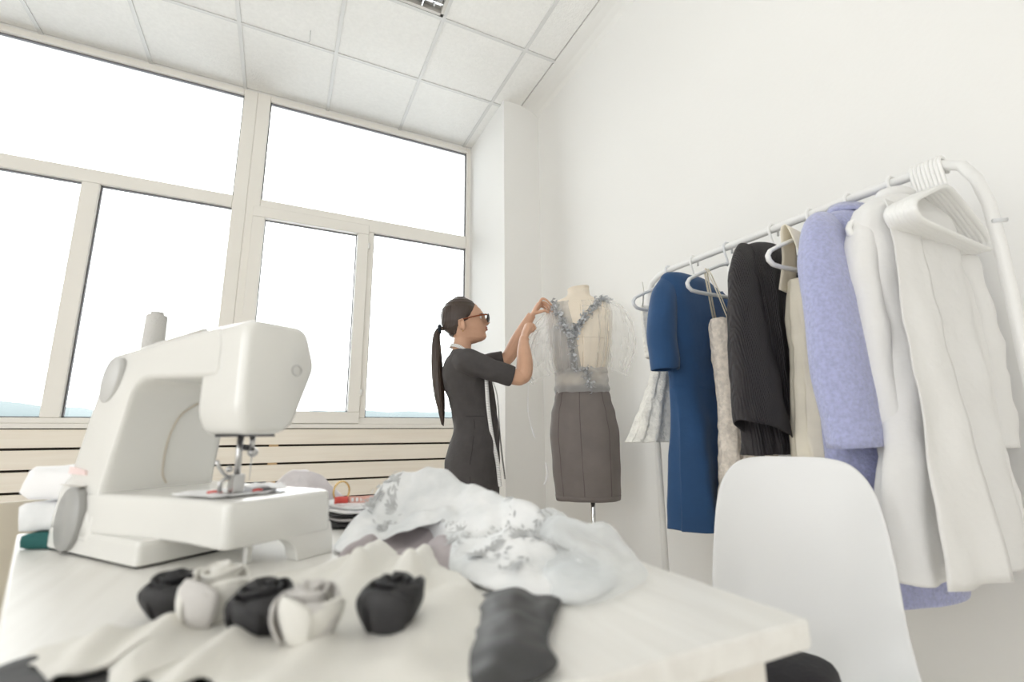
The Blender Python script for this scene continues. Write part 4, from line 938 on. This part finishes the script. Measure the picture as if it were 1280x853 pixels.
# measuring tape round her neck
def ribbon(P, wdt, nrm):
    m = len(P); rings = []
    for i in range(m):
        t = (P[min(i+1, m-1)]-P[max(i-1, 0)]).normalized(); s = t.cross(V(nrm)).normalized()
        rings.append([P[i]+s*wdt*.5, P[i]-s*wdt*.5])
    return rings
tp = [(.232, .075, .680), (.215, .06, .80), (.200, .03, .93), (.192, .02, 1.05), (.178, .012, 1.13), (.135, .02, 1.22), (.095, .045, 1.285), (.05, .060, 1.318), (0, .058, 1.335), (-.045, .03, 1.342), (-.052, 0, 1.343), (-.045, -.03, 1.342), (-.01, -.06, 1.33), (.03, -.078, 1.30), (.075, -.112, 1.255), (.118, -.128, 1.19), (.125, -.135, 1.12), (.132, -.132, 1.03), (.150, -.128, .90), (.175, -.125, .78), (.186, -.12, .69), (.19, -.118, .665)]
P = [wp(*q) for q in cr(tp, 160)]
g = G(); rings = []
ctr = wp(.04, 0, 0)
up_ = V((0, 0, 1)); ln = 0; U = []
for i, p in enumerate(P):
    t = (P[min(i+1, 160)]-P[max(i-1, 0)]).normalized(); nrm = V((p.x-ctr.x, p.y-ctr.y, 0))+V((0, 0, .04)); 
    hang = 1
    nn = (-PW*.9-V((.4, .8, 0))*.35)  if i > 95 else nrm
    s = t.cross(nn); s.normalize(); rings.append([p+s*.009, p-s*.009])
    if i: ln += (P[i]-P[i-1]).length
    U += [(ln, 0), (ln, 1)]
g.loft(rings, closed=False)
tp_o = mk('tape_measure', g, M['tape'], uv=lambda co, i: U[i], solid=.0008, recalc=False)
tag(tp_o, 'white tape measure with black ticks hanging around the neck of the woman', 'tape measure')

# ------------------------------------------------------------------ fabrics on the table
# dark lining piece under the cream cloth
def zf_dark(x, y, r): return TZ+.0015+.0012*(1+nz(x, y, 14, 3))*r
tag(mk('charcoal_cloth', patch([(-.20, .47), (-.172, .545), (-.135, .535), (-.09, .505), (-.05, .47), (-.03, .42), (-.06, .37), (-.14, .39)], zf_dark, 16, 80), M['charcoal'], solid=.0015), 'charcoal cloth showing beneath the front hem of the cream cloth on the table', 'cloth')
cr_r = [(.148, .755, .10, .64, .011, .024), (.10, .64, .06, .55, .014, .010), (.200, .690, .145, .57, .012, .028), (.145, .57, .10, .47, .016, .012), (.10, .735, .055, .66, .012, .008), (.17, .50, .10, .38, .02, .010), (.205, .60, .19, .50, .02, .010), (-.02, .49, -.05, .42, .010, .012), (-.075, .555, -.085, .47, .010, .012), (-.12, .55, -.125, .46, .009, .010), (.045, .45, .0, .36, .014, .010)]
def zf_cream(x, y, r):
    hem = max(0, r-.7)/.3
    return TZ+.0075+.003*nz(x, y, 22, 1)+ridgesum(x, y, cr_r)*(1-.25*hem)-.005*hem*hem+.004*nz(x, y, 60, 8)*hem
ol = [(-.168, .548), (-.150, .572), (-.118, .575), (-.078, .600), (-.105, .645), (-.085, .69), (-.03, .705), (.065, .735), (.15, .775), (.20, .70), (.212, .60), (.208, .51), (.218, .46), (.185, .40), (.135, .345), (.05, .338), (-.01, .38), (-.03, .43), (-.055, .415), (-.068, .455), (-.088, .445), (-.102, .49), (-.125, .478), (-.145, .51)]
tag(mk('cream_cloth', patch(ol, zf_cream, 60, 200), M['creamcloth'], solid=.0016), 'cream cloth with soft folds spread in front carrying the fabric roses', 'cloth')
# dark satin piece to the right of it
sat_r = [(.245, .50, .18, .36, .012, .012), (.27, .465, .20, .35, .010, .008), (.21, .48, .15, .35, .012, .010)]
tag(mk('satin_cloth', patch([(.195, .50), (.235, .518), (.278, .470), (.245, .42), (.212, .375), (.195, .335), (.135, .335), (.155, .40), (.18, .45)], lambda x, y, r: TZ+.004+ridgesum(x, y, sat_r)*(1-r**6*.6)+.003*nz(x, y, 40), 26, 110), M['satin'], solid=.0015), 'dark grey satin cloth lying at the right edge of the cream cloth', 'cloth')
# mauve cloth fold
tag(mk('mauve_cloth', patch([(.085, .745), (.12, .80), (.17, .85), (.21, .868), (.25, .82), (.255, .74), (.24, .64), (.20, .62), (.19, .70), (.13, .745)], lambda x, y, r: TZ+.006+ridgesum(x, y, [(.10, .755, .20, .85, .016, .026), (.205, .85, .25, .80, .018, .03), (.23, .70, .235, .64, .02, .03)])*(1-r**5)+.003*nz(x, y, 40), 26, 110), M['mauve'], solid=.0015), 'grey mauve cloth folded along the front of the white printed cloth', 'cloth')
# white printed cloth heap
hp_r = [(.12, .86, .22, .92, .035, .035), (.20, .90, .27, .86, .040, .055), (.27, .86, .33, .80, .035, .035), (.32, .79, .37, .70, .030, .036), (.36, .70, .40, .62, .03, .022), (.22, .80, .30, .72, .02, .016), (.25, .68, .30, .60, .03, .016), (.15, .80, .25, .78, .015, .012), (.30, .62, .36, .53, .02, .014), (.19, .985, .28, .96, .03, .03)]
def zf_heap(x, y, r):
    e = max(0, 1-r**5)
    return TZ+.004+e*(.012+ridgesum(x, y, hp_r)+.012*nz(x, y, 13, 5)+.012*(.5-abs(nz(x, y, 16, 7)))+.006*nz(x, y, 36, 8))
hp_o = [(.094, .80), (.098, .86), (.13, .95), (.18, 1.02), (.25, 1.03), (.32, .97), (.37, .88), (.41, .80), (.43, .70), (.42, .60), (.38, .50), (.30, .455), (.245, .50), (.215, .58), (.21, .66), (.24, .74), (.22, .82), (.17, .815), (.13, .785)]
heap = thing('printed_cloth', 'white cloth printed with grey leaves heaped in the middle of the table', 'cloth', (.25, .78, TZ))
mk('sheet', patch(hp_o, zf_heap, 60, 180), M['whitecloth'], heap, solid=.0015)
# leaf sprigs on the cloth
rnd = random.Random(12); g = G()
hcx = sum(p[0] for p in hp_o)/len(hp_o); hcy = sum(p[1] for p in hp_o)/len(hp_o)
def inside(x, y, k):
    x = hcx+(x-hcx)/k; y = hcy+(y-hcy)/k; c = False
    for (xa, ya), (xb, yb_) in zip(hp_o, hp_o[1:]+hp_o[:1]):
        if (ya > y) != (yb_ > y) and x < xa+(y-ya)/(yb_-ya)*(xb-xa): c = not c
    return c
def heap_z(x, y): return zf_heap(x, y, .55)+.0022
def leaf(x, y, d, L, w_):
    n = 5; c, s = math.cos(d), math.sin(d); vs = []; 
    for i in range(n+1):
        u = i/n; ww = w_*math.sin(math.pi*min(1, u*.92+.06))**.8
        for q in (-1, 0, 1):
            px_, py_ = x+c*L*u-s*ww*q, y+s*L*u+c*ww*q; vs.append((px_, py_, heap_z(px_, py_)+(.0006 if q == 0 else 0)))
    g.add(vs, [(i*3+k, i*3+k+1, i*3+k+4, i*3+k+3) for i in range(n) for k in (0, 1)])
for (x, y, d, s) in [(.19, .845, 1.9, 1), (.165, .80, 2.4, .8), (.225, .84, 1.2, .8), (.275, .80, 1.5, 1.1), (.305, .74, 1.0, .9), (.335, .72, .6, .8), (.24, .79, 2.2, .9), (.26, .72, 1.8, .9), (.31, .67, 1.2, .9), (.35, .64, .6, .9), (.30, .60, 1.9, .9), (.265, .60, .9, .8), (.34, .56, 1.3, .8), (.27, .54, 2.1, .9), (.31, .52, .4, .8), (.38, .66, .2, .8), (.15, .86, 2.0, .8), (.215, .80, .4, .8), (.36, .77, 1.2, .8), (.285, .655, 2.6, .8), (.12, .80, 2.6, .7), (.245, .655, 1.2, .7)]+[(rnd.uniform(.11, .41), rnd.uniform(.50, .90), rnd.uniform(0, 3.1), rnd.uniform(.6, 1.0)) for _ in range(34)]:
    if not inside(x, y, .80): continue
    for k in range(9):
        dd = d+(k-4)*.33+rnd.uniform(-.15, .15); L = .020*s*(1-.06*abs(k-4))*rnd.uniform(.8, 1.2)
        leaf(x+rnd.uniform(-.004, .004), y+rnd.uniform(-.004, .004), dd, L, .0032*s)
    for k in range(10):
        a, r_ = rnd.uniform(0, 6.28), rnd.uniform(.012, .034)*s
        if inside(x+math.cos(a)*r_, y+math.sin(a)*r_, .84): leaf(x+math.cos(a)*r_, y+math.sin(a)*r_, rnd.uniform(0, 6.28), .010*s, .0022*s)
mk('leaf_print', g, M['leafgrey'], heap, kind='stuff', recalc=False)
# tulle at the right end
tu_r = [(.40, .80, .47, .76, .03, .025), (.47, .77, .455, .60, .025, .022), (.38, .62, .45, .55, .03, .018), (.42, .72, .36, .60, .02, .018)]
def zf_tul(x, y, r): return TZ+.005+max(0, 1-r**4)*(.020+ridgesum(x, y, tu_r)+.010*nz(x, y, 18, 11)+.007*nz(x, y, 42, 12))
tag(mk('tulle_cloth', patch([(.36, .80), (.38, .87), (.43, .86), (.462, .80), (.466, .72), (.462, .64), (.458, .56), (.42, .49), (.36, .455), (.29, .44), (.27, .49), (.31, .56), (.34, .66)], zf_tul, 40, 140), M['ttulle']), 'sheer white tulle spread at the right end of the printed cloth', 'tulle')
# fabric roses
def rose(name, label, x, y, z, R0, H, m, m2=None, seed=0, tilt=(0, 0), group=None):
    t = thing(name, label, 'fabric rose', (x, y, z), group); rnd = random.Random(seed); o = V((x, y, z)); ph = rnd.uniform(0, 6.28)
    def P(r, th, zz): return o+V((r*math.cos(th)+tilt[0]*zz, r*math.sin(th)+tilt[1]*zz, zz+.002))
    def sp(i, j):
        th = ph+i*2.6*2*math.pi; r = R0*(.10+.46*i); r *= 1+.30*(j-.5); e = max(0, j-.78)/.22
        return P(r+R0*.07*e*e, th, H*(.98-.10*i)*j+.05*H*math.sin(th*1.7+seed)*j-.05*H*e*e)
    mk('bud', G().grid(sp, 110, 10), m, t, solid=.0022)
    for k in range(6):
        a = ph+k*2*math.pi/6+rnd.uniform(-.25, .25); hh = H*rnd.uniform(.72, .95); out = rnd.uniform(.92, 1.06)
        def pt(i, j, a=a, hh=hh, out=out):
            s = 2*i-1; th = a+s*1.05*(1-.30*j**4); e = max(0, j-.7)/.3
            r = R0*out*(.60+.36*math.sin(min(1, j*1.1)*math.pi*.8)-.10*j*j+.22*e*e)+R0*.20*(i-.5)
            zz = hh*(math.sin(j*1.45)-.16*e*e)*(1-.22*abs(s)**2.5)
            return P(r, th, max(.0005, zz))
        mk('petal', G().grid(pt, 14, 10), (m2 or m) if k % 2 == 0 else m, t, solid=.0022)
    return t
def cz(x, y): return zf_cream(x, y, .5)-.004
rose('fabric_rose', 'black fabric rose behind the cream rose at the left of the cloth', -.080, .605, cz(-.080, .605), .030, .040, M['charcoal'], seed=1)
rose('fabric_rose', 'cream rose, leftmost of the two pale roses on the cloth', -.046, .560, cz(-.046, .560), .031, .052, M['creamcloth'], M['palegrey'], seed=2, tilt=(.15, .1))
rose('fabric_rose', 'black fabric rose between the two pale roses', -.002, .510, cz(-.002, .510), .029, .046, M['charcoal'], seed=3)
rose('fabric_rose', 'grey and cream rose between the two front black roses', .034, .462, cz(.034, .462), .0265, .046, M['palegrey'], M['creamcloth'], seed=4)
rose('fabric_rose', 'black fabric rose, rightmost on the cream cloth', .098, .452, cz(.098, .452), .0285, .043, M['charcoal'], seed=5, tilt=(.1, 0))
# stack of folded dark pieces behind the machine's bed
def pad(g, cx_, cy_, hx, hy, z0, z1, rot, seed, amp=.003):
    c, s = math.cos(rot), math.sin(rot); rings = []
    for k, (sc_, u) in enumerate([(.9, 0), (1, .12), (1.01, .5), (1, .88), (.9, 1), (.4, 1.06), (.03, 1.07)]):
        ring_ = []
        for q in range(48):
            t = 2*math.pi*q/48; a = hx*sc_*math.copysign(abs(math.cos(t))**.35, math.cos(t)); b = hy*sc_*math.copysign(abs(math.sin(t))**.35, math.sin(t))
            ring_.append(V((cx_+a*c-b*s, cy_+a*s+b*c, z0+(z1-z0)*u)))
        rings.append(ring_)
    n0 = len(g.v); g.loft(rings)
    for i in range(n0, len(g.v)):
        p = g.v[i]; d = noise.noise_vector(p*22+V((seed, 0, 0)))*amp; d.z *= .6; g.v[i] = p+d if p.z > z0+.001 else p
    return g
zs_ = TZ
items = [(.0125, M['charcoal'], 'black folded cloth at the bottom of the small stack behind the machine bed'), (.006, M['greycloth'], 'thin grey folded cloth, second from the bottom of the stack behind the machine bed'), (.007, M['charcoal'], 'thin dark folded cloth in the middle of the stack behind the machine bed'), (.005, M['paper'], 'thin white folded cloth below the lace piece in the stack behind the machine bed'), (.008, M['lace'] if False else M['whitecloth'], 'white grey patterned cloth on top of the small stack behind the machine bed')]
for k, (h, m, lb) in enumerate(items):
    tag(mk('folded_cloth', pad(G(), .155+.004*math.sin(k*2), 1.075+.004*math.cos(k*3), .060+.002*math.sin(k), .075, zs_+.0008, zs_+h, R(8+k*5), k, .0012), m), lb, 'cloth', 'folded cloths stacked behind the machine'); zs_ += h*1.08
# label tape roll and brass ring on the stack
lt = thing('label_tape', 'red and white printed label tape lying on the small stack of folded cloth', 'tape', (.15, 1.02, zs_))
mk('printed_band', G().grid(lambda i, j: V((.135+.060*i, 1.035-.012*math.sin(i*3.1), zs_+.002+j*.013)), 16, 2), M['pinkp'], lt, solid=.0012)
mk('red_band', G().grid(lambda i, j: V((.110+.025*i, 1.030+.006*math.sin(i*3.1), zs_+.002+j*.013)), 8, 2), M['redp'], lt, solid=.0012)
for k in range(6):
    mk('print_mark', G().box(.141+k*.0085, .1455+k*.0085, 1.0225+.001*abs(k-2.5), 1.0235+.001*abs(k-2.5), zs_+.005, zs_+.012), M['paper'], lt, smooth=False)
tag(mk('brass_ring', G().sweep([V((.125+.016*math.cos(t), 1.055+.008*math.cos(t), zs_+.0225+.0195*math.sin(t))) for t in [2*math.pi*k/36 for k in range(36)]], .0018, 8, closed=True), M['gold']), 'brass ring standing beside the red label tape on the folded stack', 'ring')
# lilac silk heap behind the machine
def zf_lil(x, y, r): return TZ+.002+max(0, 1-r**3.5)*(.052+ridgesum(x, y, [(-.01, 1.13, .06, 1.16, .03, .025), (.06, 1.16, .11, 1.13, .025, .030), (.03, 1.10, .08, 1.12, .015, .010)])+.012*nz(x, y, 22, 21)+.008*nz(x, y, 45, 22))
tag(mk('lilac_cloth', patch([(-.07, 1.10), (-.06, 1.19), (.02, 1.225), (.10, 1.22), (.165, 1.19), (.175, 1.165), (.09, 1.135), (.08, 1.07), (.02, 1.06), (-.03, 1.07)], zf_lil, 36, 120), M['lilac'], solid=.0012), 'pale lilac silk cloth heaped behind the bed of the sewing machine', 'cloth')
# folded cloths at the left behind the machine
tag(mk('folded_cloth', pad(G(), -.302, 1.10, .042, .055, TZ+.001, TZ+.024, R(-20), 61, .006), M['teal']), 'dark teal folded cloth at the bottom of the pile left of the sewing machine', 'cloth')
tag(mk('folded_cloth', pad(G(), -.308, 1.13, .054, .070, TZ+.026, TZ+.068, R(-12), 63, .012), M['whitecloth']), 'lower white folded cloth in the pile left of the sewing machine', 'cloth')
tag(mk('folded_cloth', pad(G(), -.304, 1.14, .060, .07, TZ+.074, TZ+.124, R(-24), 67, .016), M['paper']), 'puffy white folded cloth on top of the pile left of the sewing machine', 'cloth')
